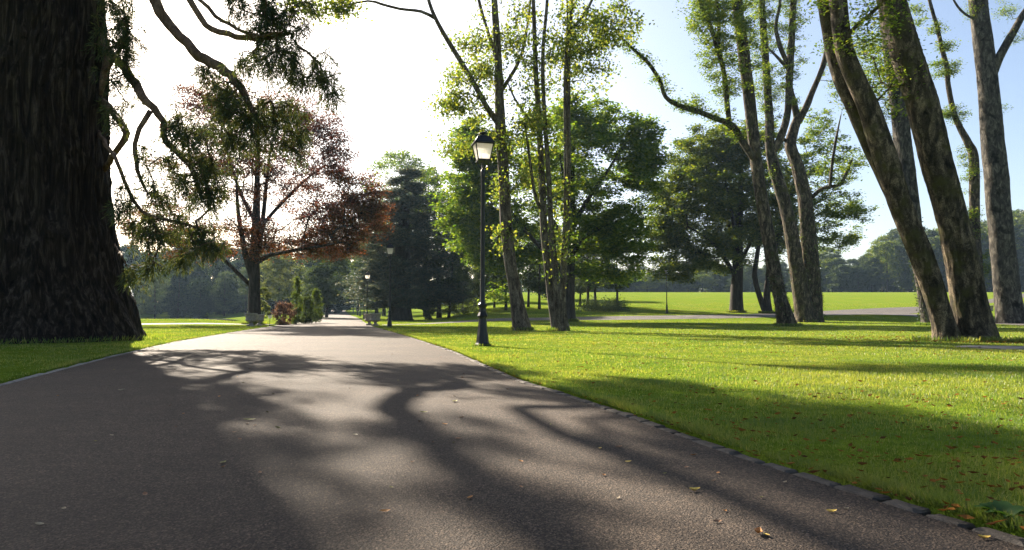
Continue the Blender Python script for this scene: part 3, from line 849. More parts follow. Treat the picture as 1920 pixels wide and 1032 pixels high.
def sprays(ml, tips, per, L=.26, spread=.16, along=.5):
    """drooping scale-leaf tufts: bunches of fine blades round each twig end"""
    for p in tips:
        n = max(3, int(per * rng.uniform(.6, 1.4))); s = len(p) - 1
        sl = max(np.linalg.norm(p[-1] - p[0]), .05); al = min(1.0, along * .9 / sl)
        f = (1 - al * rng.uniform(0, 1, n) ** 1.5) * s; i_ = np.minimum(f.astype(int), s - 1); w = (f - i_)[:, None]
        c = p[i_] * (1 - w) + p[i_ + 1] * w
        tang = norm(p[i_ + 1] - p[i_])
        dirn = norm(tang * .7 + rand_unit(n) * .8 + np.array([0, 0, -.5]))
        for k in range(5):
            cc = c + dirn * (L * .17 * k) + np.array([0, 0, -.010 * k * k])
            dd = norm(dirn + rand_unit(n) * .5 + np.array([0, 0, -.10 * k]))
            blades(ml, cc, dd, L * rng.uniform(.4, .75, n), .019 * rng.uniform(.7, 1.4, n))

def limb(pts, d, widths, targets=None, per=16, L=.26, name='limb', label=None, **kw):
    st = [stem(pts, d, widths, .3)]
    targets = np.concatenate([targets, targets[: len(targets) // 4] + rng.normal(size=(len(targets) // 4, 3)) * .3]) if targets is not None and len(targets) > 3 else targets
    kw = dict(dict(rtip=.009, seg=.35, lift=.10, jit=.12, expo=.4, rmax=.07, down_pen=.0), **kw)
    for p_, r_ in st: p_[1:-1] += rng.normal(size=(len(p_) - 2, 3)) * .02
    tubes, tips = grow(st, targets if targets is not None else [], **kw)
    mb = MB(); wood(mb, tubes, 12, .15); lo = mb.build(name, M['bark_limb'], seq, SQ)
    if tips:
        ml = MB(); sprays(ml, tips, per * .85, L * 1.05, along=.42); ml.build('needles', M['leaf_sequoia'], lo, SQ, smooth=False)
    return lo
Z_ = lambda *a, **k: zone(*a, **k)
cat_ = np.concatenate
SUN_AZ, SUN_EL = -34.0, 30.0
_sv = np.array([math.sin(R(SUN_AZ)) * math.cos(R(SUN_EL)), math.cos(R(SUN_AZ)) * math.cos(R(SUN_EL)), math.sin(R(SUN_EL))])
def above(spots, h, n, sp):
    """sunward points at height h for unseen leaves added to shade these ground spots"""
    out = []
    for q in spots:
        g = G(q[0], q[1]); c = g + _sv * (h / _sv[2])
        out.append(c + rng.normal(size=(n, 3)) * sp * np.array([1, 1, .5]))
    return np.concatenate(out)
# the long bough across the sky and its hanging mass
limb([(120, -330, 2.2), (185, -230, 1.6), (245, -95, .9), (290, 0), (320, 50), (360, 92, -.5), (410, 125, -1), (440, 150, -1.3), (465, 190, -1.5), (477, 222, -1.6)], 19.5, [26, 24, 22, 22, 22, 20, 18, 14, 8],
     cat_([Z_(470, 225, 80, 60, 18.2, 75, .9), Z_(545, 230, 45, 55, 18.2, 30, .8), Z_(390, 140, 30, 30, 18.8, 14, .6), Z_(560, 270, 16, 30, 18.2, 8, .3), Z_(430, 180, 40, 40, 18.2, 26, .8),
      above([(500, 862), (590, 872), (690, 828), (770, 822), (850, 828), (610, 945), (640, 1000), (930, 800), (960, 860), (1010, 955), (1085, 975), (1050, 1010), (330, 760)], 11.9, 4, .13)]), 17)  # unseen leaf clumps added higher up to shade chosen spots of the drive
limb([(240, -200, 1.5), (310, -90, .8), (355, 0), (385, 45), (440, 70, -.5), (480, 72, -.8), (520, 66, -1.2), (545, 62, -1.4)], 18.5, [18, 15, 13, 13, 11, 10, 9, 5],
     cat_([Z_(540, 120, 60, 45, 17.2, 38, .9), Z_(600, 140, 35, 50, 17.2, 26, .7), Z_(632, 175, 12, 30, 17.2, 8, .3), Z_(500, 60, 50, 40, 17.6, 26, .7), Z_(470, 110, 40, 30, 17.6, 14, .7)]), 17)
limb([(260, -200, 1), (330, -70, .6), (375, 0), (420, 40), (480, 68, -.6), (530, 60, -1)], 17.8, [12, 10, 8, 8, 6, 4],
     cat_([Z_(500, 15, 60, 45, 17, 40, .9), Z_(440, 15, 30, 25, 17.4, 10, .5), Z_(560, 30, 30, 40, 17, 18, .6)]), 17)
# the boughs hanging beside the trunk
limb([(140, -10, 5.0), (176, 55, 3.6), (202, 92, 2.2), (235, 130, .8), (275, 190), (300, 215), (310, 265), (330, 285), (355, 310), (370, 345), (378, 372)], 18.8, [22, 20, 19, 18, 16, 13, 12, 11, 9, 6],
     cat_([Z_(345, 250, 50, 45, 18.4, 30, .8), Z_(395, 310, 30, 50, 18.4, 34, .8), Z_(300, 300, 50, 50, 18.4, 16, .8), Z_(385, 360, 45, 45, 18.4, 36, .8), Z_(330, 350, 40, 50, 18.4, 20, .8), Z_(390, 440, 40, 30, 18.4, 26, .7), Z_(325, 480, 20, 22, 18.4, 9, .3)]), 16)
limb([(140, -10, 4.8), (176, 50, 3.6), (199, 110, 2.6), (193, 150, 2.3), (186, 195, 2.6)], 19.2, [14, 16, 14, 8], cat_([Z_(235, 60, 45, 60, 19, 48, .9), Z_(240, 150, 26, 45, 19, 22, .7), Z_(215, 0, 30, 40, 19, 16, .6)]), 17)
limb([(140, 150, 5.0), (182, 182, 3.4), (215, 215, 2.2), (236, 250, 1.8), (215, 288, 2.2), (190, 322, 3.3), (160, 350, 5)], 18.8, [16, 16, 15, 14, 13, 11, 9])
limb([(283, 208), (262, 243), (255, 270), (258, 322), (268, 345), (278, 365)], 18.7, [12, 10, 9, 8, 6, 4], cat_([Z_(280, 370, 40, 40, 18.6, 18, .7), Z_(265, 290, 30, 40, 18.7, 7, .5)]), 15)
limb([(140, 205, 5.4), (178, 240, 4), (200, 275, 2.2), (218, 300), (235, 340), (250, 378), (285, 405), (330, 415), (400, 438)], 18.3, [11, 9, 8, 8, 7, 7, 6, 4],
     cat_([Z_(230, 370, 24, 40, 18.2, 12, .6), Z_(300, 430, 60, 35, 18.2, 38, .9), Z_(255, 500, 30, 12, 18.2, 5, .4), Z_(285, 495, 18, 20, 18.2, 8, .4), Z_(375, 470, 40, 25, 18.2, 20, .6)]), 16)
limb([(170, 440, 5), (205, 455, 4), (220, 470, 2.4), (231, 484), (240, 505)], 18.2, [5, 4, 4, 3], Z_(240, 512, 10, 12, 18.2, 7, .2), 14)
limb([(140, 165, 5), (180, 190, 3.6), (225, 225, 1.2), (235, 250)], 18.9, [8, 8, 5], cat_([Z_(215, 200, 25, 50, 18.9, 14, .6)]), 15)
# boughs higher up, above the picture: they shade the drive
HIGH = [(-1.3, 12.5, 6.5, 60), (-.35, 13.5, 7.5, 60), (-2.0, 13, 7, 60), (-.9, 15.5, 6.5, 60), (.1, 15, 6.5, 50), (-1.7, 17, 6, 60), (-2.7, 15, 6.5, 50), (-.12, 12.9, 7.2, 46), (-.5, 18.5, 5.5, 50), (.8, 17, 6, 50), (-1.2, 21, 5, 60), (1.8, 16, 6, 40), (2.8, 18, 5.5, 40), (-2.3, 22, 4.5, 50), (0, 23.5, 4.2, 50), (1.2, 25, 3.6, 40), (-1.2, 26.5, 3.2, 50), (2.6, 24, 4, 40)]
for az, z, ln, nt_ in HIGH:
    dr = np.array([math.cos(az), math.sin(az), 0]); sd = np.array([-dr[1], dr[0], 0])
    r0 = np.interp(z, [9, 20, 34], [2.1, 1.3, .2])
    pp = np.array([SQ + dr * r0 + [0, 0, z], SQ + dr * (r0 + ln * .3) + [0, 0, z - .2], SQ + dr * (r0 + ln * .65) + sd * .5 + [0, 0, z - 1.0], SQ + dr * (r0 + ln) + sd * .3 + [0, 0, z - 1.3]])
    if az == -.12: pp[:, 2] += [6.5, 4.5, 1.2, 0]  # bough added to shade the lawn; root raised to move its bare shadow away
    q = catmull(pp, .5); rad = np.linspace(.17, .04, len(q))
    tg = SQ + dr * (r0 + ln * rng.uniform(.62 if az == -.12 else .25, 1.1, nt_))[:, None] + sd * rng.normal(size=nt_)[:, None] * ln * .17 + np.array([0, 0, 1]) * (z - .9 + rng.normal(size=nt_) * .7)[:, None]
    if az == -.12: tg = np.concatenate([tg, above([(1420, 790), (1500, 805), (1580, 830), (1660, 850), (1750, 880), (1830, 900), (1600, 880), (1700, 930), (1800, 960), (1880, 950), (1480, 850), (1900, 850), (1350, 800), (1760, 830), (1650, 790), (1560, 770), (1850, 850), (1700, 800), (1420, 850), (1560, 910)], 12.3, 9, .26)])  # unseen leaf clumps added sunward to darken the near right lawn
    tubes, tips = grow([(q, rad)], tg, rtip=.007, seg=.5, lift=.08, jit=.1, expo=.4, rmax=.06, down_pen=0)
    mb = MB(); wood(mb, tubes, 7, .05); lo = mb.build('limb', M['bark_limb'], seq, SQ)
    ml = MB(); sprays(ml, tips, 12, .34); ml.build('needles', M['leaf_sequoia'], lo, SQ, smooth=False)

# ================================================================== COPPER BEECH
def gd(x, y): return float(G(x, y)[1])
d = 56.0
def base_stem(xp, d, up, widths, step=.6, flare=.25, **kw):
    """grounded stem: first point at photo column xp on the ground at distance d, then photo points"""
    x = (xp - CX) / FPX * d
    z = ground_at(x, d); yp = HOR - (z - .25 - CAM_H) * FPX / d
    p, r = stem([(xp, yp)] + up, d, widths, step, flare=flare)
    return p, r
bs = [base_stem(476, d, [(477, 540), (477, 490), (480, 430), (482, 350), (484, 270), (484, 200)], [26, 22, 21, 17, 12, 8, 3])]
for pts, w in (([(472, 520), (462, 485, -.5), (455, 450, -1), (447, 400, -1.5), (443, 340, -2)], [13, 12, 10, 8, 4]), ([(485, 470), (493, 410, 1), (500, 340, 1), (508, 270, 1.5)], [10, 9, 7, 3]),
               ([(470, 535), (445, 512, -.5), (425, 492, -1), (400, 470, -1.5), (360, 440, -2.5)], [9, 8, 7, 6, 3]), ([(484, 492), (505, 480, -1), (540, 472, -2), (600, 462, -3), (640, 455, -3)], [9, 8, 6, 5, 3]),
               ([(486, 430), (520, 390, 2), (570, 340, 3), (610, 310, 3)], [8, 7, 5, 3]), ([(480, 420), (450, 360, 3), (430, 300, 4), (415, 240, 5)], [8, 7, 5, 3])):
    bs.append(stem(pts, d, w, .6))
T = cat_([Z_(480, 310, 190, 150, d, 420, 7.5), Z_(430, 190, 110, 40, d, 110, 4), Z_(570, 230, 80, 60, d, 100, 4), Z_(625, 310, 50, 70, d, 80, 3.5), Z_(400, 290, 80, 80, d, 90, 4),
          Z_(300, 430, 85, 55, d, 100, 4), Z_(645, 415, 85, 65, d, 230, 4), Z_(600, 460, 90, 35, d, 90, 4), Z_(395, 455, 80, 40, d, 70, 3.5), Z_(690, 385, 38, 62, d, 105, 2.2), Z_(500, 455, 80, 35, d, 70, 4)])
tree('copper_beech', 'broad copper beech with purple and orange leaves behind the stone urns', bs, T, M['bark_dark'], M['leaf_beech'], leaf2=M['leaf_rust'], second=(T[:, 0] / T[:, 1] * FPX + CX + rng.normal(size=len(T)) * 45 > 590) & (T[:, 2] < P(0, 330, d)[2]) | (T[:, 2] + rng.normal(size=len(T)) * .6 < P(0, 425, d)[2]), per=84, lsize=.17, spread=.40, flat=.45, lflat=.6, rtip=.016, seg=.9, lift=.06, jit=.07, expo=.40, rmax=.16, down_pen=.5, base=np.array([bs[0][0][0][0], d, ground_at(bs[0][0][0][0], d)]))

# ================================================================== LIME TREES BY THE FIRST LAMP
d = gd(980, 621)
s9 = [base_stem(980, d, [(968, 560), (955, 480), (948, 400), (944, 320), (938, 230), (934, 120), (927, 0), (922, -120), (916, -260)], [36, 25, 23, 22, 21, 20, 15, 12, 9, 4], .4)]
for pts, w in (([(937, 235), (915, 205, -.5), (893, 165, -1), (868, 122, -1.4), (845, 85, -1.7), (822, 45, -2), (805, 5, -2), (790, -60, -2)], [13, 11, 10, 9, 9, 8, 7, 4]),
               ([(818, 36, -2), (790, 22, -2), (750, 17, -2.3), (715, 8, -2.5), (690, 2, -2.5), (640, 12, -2.6), (590, 22, -2.6)], [7, 6, 5, 5, 4, 3, 2]),
               ([(934, 120), (915, 60, .5), (900, 10, 1), (880, -80, 1.2)], [8, 6, 6, 3]), ([(935, 180), (975, 110, .5), (990, 40, 1), (1000, -60, 1)], [8, 6, 5, 3])):
    s9.append(stem(pts, d, w, .4))
T = cat_([Z_(885, 150, 70, 90, d, 60, 2), Z_(850, 195, 45, 40, d, 22, 1.2), Z_(950, 60, 70, 60, d, 40, 2), Z_(625, 15, 60, 26, d - 2.6, 26, .6), Z_(560, 15, 25, 18, d - 2.6, 8, .5), Z_(925, 260, 60, 50, d, 18, 1.5), Z_(850, 270, 40, 30, d, 8, 1),
          Z_(945, 380, 14, 120, d, 14, .4), Z_(930, -120, 190, 110, d, 36, 4.5), Z_(740, -60, 120, 60, d - 1, 24, 2)])
tree('lime_tree', 'slim lime tree leaning left just right of the nearest lamp post', s9, T, M['bark_lime'], M['leaf_lime'], per=52, lsize=.17, spread=.34, flat=.6, lflat=.2, rtip=.009, seg=.5, lift=.05, jit=.1, expo=.38, rmax=.1, down_pen=.4, group='slender lime trees', base=np.array([s9[0][0][0][0], d, 0.0]), stem_kw=dict(stem_sides=18))

d = gd(1046, 622)
s9 = [base_stem(1046, d, [(1034, 560), (1027, 500), (1020, 430), (1016, 330), (1010, 220), (1004, 120), (1000, 0), (996, -130)], [20, 16, 15, 14, 12, 11, 9, 7, 4], .4),
      base_stem(1050, d - .3, [(1044, 560), (1040, 500), (1034, 430), (1028, 320), (1020, 200), (1018, 100), (1026, 0), (1032, -140)], [18, 13, 12, 11, 9, 8, 7, 6, 3], .4),
      base_stem(1060, d + .1, [(1055, 570), (1058, 500), (1064, 420), (1066, 300), (1065, 170), (1068, 60), (1075, -20), (1085, -160)], [20, 13, 11, 10, 9, 9, 8, 7, 3], .4),
      base_stem(1058, d - .45, [(1052, 570), (1053, 500), (1058, 420), (1060, 300), (1059, 150), (1064, 50), (1062, -40)], [10, 6, 5, 5, 5, 5, 4, 3], .4)]
for pts, w in (([(1016, 400), (1002, 360, -.4), (992, 290, -.7), (984, 230, -.8)], [7, 6, 5, 2]), ([(1012, 250), (985, 215, .5), (965, 185, .8), (950, 150, 1)], [6, 5, 4, 2]), ([(1066, 60), (1090, 35, .3), (1110, 0, .6), (1130, -60, 1)], [7, 6, 5, 3])):
    s9.append(stem(pts, d, w, .4))
T = cat_([Z_(1085, 70, 75, 70, d, 60, 2), Z_(1150, 40, 50, 40, d, 30, 1.4), Z_(1115, 130, 30, 60, d, 14, 1), Z_(1000, 250, 45, 120, d, 44, 1.5), Z_(1030, 120, 70, 80, d, 36, 2), Z_(985, 340, 25, 50, d, 12, .8), Z_(1052, 430, 12, 130, d - .3, 14, .3), Z_(1075, -130, 190, 110, d, 36, 4.5)])
tree('lime_tree', 'lime tree with a bundle of slim upright stems from one base, centre of the lawn', s9, T, M['bark_lime'], M['leaf_lime'], per=52, lsize=.17, spread=.34, flat=.6, lflat=.2, rtip=.009, seg=.5, lift=.05, jit=.1, expo=.38, rmax=.1, down_pen=.4, group='slender lime trees', base=np.array([s9[0][0][0][0], d, 0.0]), stem_kw=dict(stem_sides=18))

# ================================================================== IVY-CLAD HORNBEAMS, MIDDLE RIGHT
def sprouts(path, u0, u1, n, ln, k=1.0):
    i = (np.clip(rng.uniform(u0, u1, n), 0, .999) * (len(path) - 1)).astype(int)
    return path[i] + rand_unit(n) * (ln * rng.uniform(.4, 1.2, n))[:, None] * np.array([1, .8, .6]) + np.array([0, 0, .15 * ln])
def hornbeam(label, stems, T, per=60, lsize=.17, bark='bark_hornbeam', grp='tall hornbeams on the right lawn', ivy=None, **kw):
    b = stems[0][0][0].copy(); b[2] = ground_at(b[0], b[1])
    root, tips = tree('hornbeam_tree', label, stems, T, M[bark], M['leaf_hornbeam'], per=per, lsize=lsize, spread=kw.pop('spread', .26), flat=.5, lflat=.7, rtip=.008, seg=.45, lift=.04, jit=.12, expo=.38, rmax=.08, down_pen=.4, group=grp, base=b, stem_kw=dict(stem_sides=24, rough=kw.pop('rough', .07)), aspect=.55, **kw)
    if ivy is not None:
        ml = MB(); leaves(ml, ivy, .10, .0, .9); ml.build('ivy', M['leaf_ivy'], root, b, smooth=False)
    return root
def ivy_on(path, rad, u0, u1, n, out=1.15):
    f = np.clip(rng.uniform(u0, u1, n), 0, .999) * (len(path) - 1); i = f.astype(int); w = (f - i)[:, None]
    c = path[i] * (1 - w) + path[np.minimum(i + 1, len(path) - 1)] * w
    a = rng.uniform(0, 6.28, n); r = rad[i] * rng.uniform(1.0, out, n) + .03
    return c + np.stack([np.cos(a) * r, np.sin(a) * r, np.zeros(n)], 1)
d = gd(1477, 613)
sA = [base_stem(1478, d, [(1462, 555), (1450, 500), (1438, 430), (1425, 350), (1415, 280), (1406, 200), (1397, 120), (1385, 30), (1378, -60), (1368, -190)], [36, 27, 26, 25, 24, 24, 23, 22, 21, 20, 17, 8], .35),
      stem([(1418, 305), (1395, 270, -.4), (1372, 236, -.8), (1340, 222, -1.2), (1305, 208, -1.6), (1272, 198, -2), (1248, 182, -2.2), (1236, 150, -2.4), (1215, 118, -2.6), (1190, 95, -2.8), (1168, 74, -3), (1155, 62, -3)], d, [13, 14, 13, 10, 10, 9, 8, 8, 7, 6, 4, 2], .3),
      stem([(1368, 236, -.8), (1363, 190, -.8), (1358, 140, -.8), (1345, 90, -.8), (1330, 45, -1), (1310, 0, -1.2), (1290, -80, -1.2)], d, [10, 10, 10, 9, 9, 8, 4], .35),
      stem([(1346, 90, -.8), (1348, 40, -.5), (1342, -20, -.3), (1340, -120, 0)], d, [7, 8, 7, 4], .35)]
T = cat_([sprouts(sA[2][0], .15, .9, 170, 1.5), sprouts(sA[3][0], 0, .8, 80, 1.5), sprouts(sA[0][0], .55, .85, 90, 1.6), sprouts(sA[1][0], .1, 1, 50, .42), Z_(1180, 80, 25, 25, d - 2.8, 6, .4), Z_(1310, 195, 30, 18, d - 1.4, 8, .4), Z_(1330, -120, 110, 70, d, 60, 3)])
hornbeam('hornbeam with a long bare limb reaching left and leafy upright shoots', sA, T, ivy=ivy_on(*sA[0], .02, .2, 420))
d2 = gd(1530, 605)
sB = [base_stem(1512, d2, [(1500, 540), (1490, 480), (1478, 410), (1462, 350), (1450, 310), (1444, 270), (1441, 200), (1436, 120), (1430, 30), (1426, -80)], [38, 32, 29, 26, 25, 25, 20, 17, 15, 14, 13, 6], .35),
      stem([(1446, 290), (1462, 262, -.3), (1476, 215, -.4), (1480, 150, -.4), (1484, 80, -.4), (1488, 0, -.4), (1496, -110, -.4)], d2, [16, 15, 14, 14, 13, 12, 6], .35),
      stem([(1476, 120, -.4), (1462, 85, -.6), (1455, 50, -.6), (1462, 10, -.8), (1466, -40, -.8)], d2, [9, 9, 7, 6, 3], .35),
      stem([(1478, 130, -.4), (1458, 108, -.8), (1440, 90, -1)], d2, [7, 6, 3], .3)]
T = cat_([sprouts(sB[1][0], .25, .95, 130, 1.2), sprouts(sB[0][0], .55, .95, 130, 1.3), sprouts(sB[0][0], .35, .55, 18, .7), Z_(1440, 20, 60, 50, d2, 40, 2), Z_(1450, -130, 120, 70, d2, 60, 3)])
hornbeam('middle hornbeam with a curved trunk forking into two leafy upright arms', sB, T, ivy=ivy_on(*sB[0], .02, .15, 240))
sC = [base_stem(1524, d2 + .6, [(1524, 540), (1519, 480), (1514, 420), (1506, 360), (1494, 310), (1482, 275), (1488, 245), (1496, 222)], [44, 33, 31, 30, 27, 25, 23, 20, 18], .35),
      stem([(1496, 226, .6), (1488, 190, .5), (1482, 160, .4), (1484, 120, .4)], d2, [15, 12, 9, 5], .3),
      stem([(1498, 226, .6), (1512, 200, .5), (1522, 175, .4), (1535, 145, .3), (1545, 118, .2), (1549, 95, .2)], d2, [14, 13, 11, 10, 11, 8], .3),
      stem([(1484, 270, .6), (1470, 262, .6), (1458, 255, .6)], d2, [8, 7, 4], .3),
      stem([(1518, 375, .6), (1540, 355, 0), (1560, 350, -.4), (1576, 345, -.6), (1590, 318, -.8), (1598, 298, -.8)], d2, [9, 8, 7, 7, 6, 3], .3),
      stem([(1556, 352, -.4), (1560, 310, -.4), (1568, 260, -.4), (1577, 215, -.4)], d2, [6, 6, 5, 2], .3)]
T = cat_([sprouts(sC[0][0], .3, .9, 16, .5), Z_(1610, 300, 22, 22, d2 - .8, 10, .6), Z_(1565, 330, 40, 60, d2 + 1, 14, 1), sprouts(sC[4][0], .3, 1, 12, .5), Z_(1600, 130, 70, 110, d2 + 2, 90, 2)])
hornbeam('hornbeam clad in ivy with a crooked bare fork pointing up right', sC, T, ivy=cat_([ivy_on(*sC[0], .02, .55, 1300), ivy_on(*sC[4], 0, .4, 60)]))

# ================================================================== BIG LEANING TRUNKS AT THE RIGHT
d = gd(1800, 642)
sD = [base_stem(1778, d, [(1768, 605), (1742, 520), (1717, 453), (1690, 388), (1663, 305), (1643, 245), (1628, 200), (1605, 150), (1585, 100), (1576, 50), (1571, 0), (1556, -120), (1535, -260)], [66, 46, 46, 48, 46, 47, 46, 42, 39, 37, 35, 34, 28, 14], .16, flare=.22),
      stem([(1690, 392, .5), (1650, 305, .55), (1620, 240, .6), (1597, 190, .6), (1578, 150, .6), (1562, 100, .6), (1552, 50, .6), (1544, 0, .7), (1528, -100, .7), (1505, -240, .7)], d, [38, 40, 38, 34, 31, 29, 27, 26, 24, 14], .2),
      stem([(1592, 62, -.2), (1622, 35, -.6), (1645, 15, -1), (1670, -20, -1.4)], d, [9, 8, 7, 4], .3)]
T = cat_([Z_(1640, 40, 70, 50, d - 1, 26, 1.4), Z_(1530, 10, 20, 25, d, 5, .5), Z_(1650, 140, 40, 90, d + 1, 60, 1.5), Z_(1550, 90, 10, 10, d, 2, .2), Z_(1560, -160, 160, 90, d, 70, 3)])
hornbeam('smooth brown trunk leaning far left, left one of the big joined pair', sD, T, per=44, lsize=.11, rough=.04, spread=.28, grp='big leaning trunks')
sE = [base_stem(1833, d, [(1828, 620), (1819, 580), (1808, 520), (1795, 453), (1779, 388), (1755, 300), (1730, 200), (1698, 100), (1670, 0), (1650, -90), (1625, -240)], [104, 84, 72, 68, 66, 62, 61, 60, 59, 56, 50, 26], .16, flare=.32)]
T = cat_([Z_(1760, -140, 160, 80, d, 60, 3), Z_(1700, -100, 60, 60, d, 16, 2)])
hornbeam('thick rough dark trunk leaning left, right one of the big joined pair', sE, T, per=30, lsize=.085, rough=.07, grp='big leaning trunks')
d3 = gd(1742, 611)
sF = [base_stem(1744, d3, [(1735, 560), (1725, 500), (1714, 440), (1706, 370), (1696, 290), (1684, 200), (1674, 120), (1664, 40), (1655, -60), (1645, -180)], [32, 30, 30, 32, 34, 34, 34, 32, 30, 28, 24, 12], .3)]
T = cat_([Z_(1690, 90, 40, 60, d3, 14, 1), Z_(1660, 150, 60, 120, d3 + 1, 100, 2), Z_(1640, -100, 150, 70, d3, 50, 3)])
hornbeam('pale trunk wrapped in variegated ivy at its foot, behind the big leaning pair', sF, T, per=50, lsize=.15, bark='bark_grey', ivy=ivy_on(*sF[0], .02, .26, 1100, 1.3))
d4 = gd(1893, 608)
sG = [base_stem(1897, d4, [(1889, 550), (1882, 480), (1873, 390), (1864, 290), (1857, 210), (1848, 120), (1838, 40), (1831, -30), (1820, -180)], [60, 52, 51, 50, 49, 46, 43, 40, 38, 36, 22], .2, flare=.25),
      stem([(1861, 140, -.2), (1872, 112, -.5), (1886, 85, -.8), (1903, 55, -1), (1920, 25, -1.2), (1950, -20, -1.5)], d4, [22, 20, 18, 16, 14, 8], .25),
      stem([(1836, 40, 0), (1815, 30, -.3), (1800, 18, -.6), (1788, 0, -.8), (1780, -20, -.8)], d4, [6, 5, 5, 4, 2], .3)]
T = cat_([Z_(1880, 20, 22, 30, d4, 14, .8), Z_(1905, 70, 20, 14, d4 - 1, 8, .5), Z_(1820, 20, 24, 22, d4, 12, .7), Z_(1880, 200, 40, 10, d4, 4, .6), Z_(1860, -140, 170, 80, d4, 70, 3)])
hornbeam('upright grey blotched trunk with one branch rising right, at the right edge', sG, T, per=60, lsize=.12, bark='bark_grey', rough=.03)
d5 = d4 + 7
sH = [base_stem(1842, d5, [(1836, 540), (1830, 470), (1827, 390), (1826, 300), (1815, 268), (1800, 240), (1788, 210), (1778, 160), (1776, 130), (1766, 90), (1757, 50), (1748, 20), (1736, -30), (1725, -110)], [24, 22, 21, 20, 20, 16, 13, 11, 10, 10, 9, 8, 7, 6, 3], .3)]
T = cat_([Z_(1785, 215, 30, 20, d5, 26, .7), Z_(1772, 130, 40, 22, d5, 28, .8), Z_(1768, 85, 22, 16, d5, 12, .5), Z_(1760, 55, 20, 14, d5, 8, .5), Z_(1815, 320, 26, 50, d5, 20, .7), Z_(1822, 420, 24, 50, d5, 30, .7), Z_(1850, 500, 20, 40, d5, 16, .6), Z_(1705, 40, 40, 50, d5, 16, 1)])
hornbeam('thin wavy trunk with leafy tufts between the dark leaning trunk and the grey one', sH, T, per=70, lsize=.17, spread=.3)

# ================================================================== TREES BEHIND THE LAWN
d = 62.0
sM = [base_stem(1064, d, [(1064, 560), (1066, 500), (1068, 440), (1070, 370), (1072, 300), (1075, 240)], [30, 26, 24, 22, 16, 12, 6], .6)]
for pts, w in (([(1063, 520), (1035, 485, -1), (1005, 455, -2), (975, 420, -2.5), (940, 370, -3)], [10, 9, 8, 6, 3]), ([(1067, 490), (1090, 450, -1), (1120, 430, -1.5), (1160, 415, -2)], [11, 9, 7, 3]),
               ([(1066, 470), (1040, 420, 1), (1015, 380, 2), (990, 330, 2)], [10, 8, 6, 3]), ([(1070, 430), (1105, 370, -1), (1140, 320, -2), (1170, 270, -2)], [10, 8, 6, 3]), ([(1068, 440), (1060, 360, -2), (1050, 290, -3)], [9, 7, 3])):
    sM.append(stem(pts, d, w, .6))
T = cat_([Z_(1060, 350, 175, 150, d, 330, 7.5), Z_(885, 380, 65, 120, d, 210, 4), Z_(1110, 230, 90, 50, d, 80, 4), Z_(1205, 300, 42, 80, d, 110, 3), Z_(1150, 440, 80, 60, d, 110, 4), Z_(940, 470, 70, 60, d, 90, 3.5), Z_(900, 280, 60, 55, d, 100, 3.5), Z_(1175, 520, 30, 25, d, 14, 1.5), Z_(1110, 510, 40, 25, d, 20, 2), Z_(935, 555, 20, 20, d, 5, 1)])
tree('maple_tree', 'big dense green maple behind the slim lime stems', sM, T, M['bark_dark'], M['leaf_maple'], per=110, lsize=.31, spread=.45, flat=.5, lflat=.7, rtip=.012, seg=1.0, lift=.06, jit=.08, expo=.40, rmax=.2, down_pen=.5, base=np.array([sM[0][0][0][0], d, ground_at(sM[0][0][0][0], d)]))
d = 84.0
sO = [base_stem(1381, d, [(1381, 560), (1382, 530), (1383, 490), (1385, 430), (1388, 360), (1390, 300)], [28, 24, 22, 20, 16, 12, 6], .7)]
for pts, w in (([(1381, 520), (1355, 480, -1), (1330, 450, -2), (1290, 425, -3)], [9, 8, 6, 3]), ([(1383, 500), (1405, 460, 1), (1425, 420, 2)], [9, 7, 4]), ([(1383, 480), (1365, 420, 2), (1345, 360, 3)], [9, 7, 4]), ([(1384, 470), (1372, 400, -2), (1360, 340, -3)], [9, 7, 4])):
    sO.append(stem(pts, d, w, .7))
T = cat_([Z_(1365, 385, 150, 115, d, 520, 8), Z_(1330, 285, 80, 50, d, 130, 4.5), Z_(1250, 430, 50, 60, d, 110, 3), Z_(1400, 270, 70, 45, d, 100, 4), Z_(1300, 350, 80, 60, d, 110, 4), Z_(1265, 505, 62, 28, d - 2, 56, 3), Z_(1330, 480, 90, 40, d, 80, 5), Z_(1450, 440, 60, 50, d, 50, 3)])
tree('oak_tree', 'dark broad oak over the lone lamp post, straight trunk at the path edge', sO, T, M['bark_dark'], M['leaf_oak'], per=110, lsize=.32, spread=.5, flat=.45, lflat=.7, rtip=.014, seg=1.2, lift=.06, jit=.08, expo=.40, rmax=.2, down_pen=.5, base=np.array([sO[0][0][0][0], d, ground_at(sO[0][0][0][0], d)]))
d = 82.0
sP = [base_stem(1441, d, [(1438, 560), (1440, 530), (1444, 500), (1460, 440), (1480, 380), (1500, 320)], [18, 14, 12, 12, 10, 9, 4], .7), base_stem(1438, d, [(1424, 555), (1415, 520), (1418, 490), (1424, 450), (1430, 400)], [14, 11, 10, 9, 7, 4], .7)]
T = cat_([Z_(1545, 300, 65, 70, d, 70, 4), Z_(1560, 400, 65, 50, d, 80, 4), Z_(1490, 360, 80, 110, d, 150, 5), Z_(1600, 395, 38, 22, d, 24, 2), Z_(1560, 455, 60, 22, d, 30, 3), Z_(1590, 455, 20, 15, d, 8, 1), Z_(1530, 230, 40, 40, d, 20, 3)])
tree('oak_tree', 'lighter yellow-green tree with two thin stems just right of the dark oak', sP, T, M['bark_dark'], M['leaf_hornbeam'], per=56, lsize=.32, spread=.45, flat=.35, lflat=.8, rtip=.013, seg=1.2, lift=.05, jit=.08, expo=.40, rmax=.16, down_pen=.4, base=np.array([sP[0][0][0][0], d, ground_at(sP[0][0][0][0], d)]))

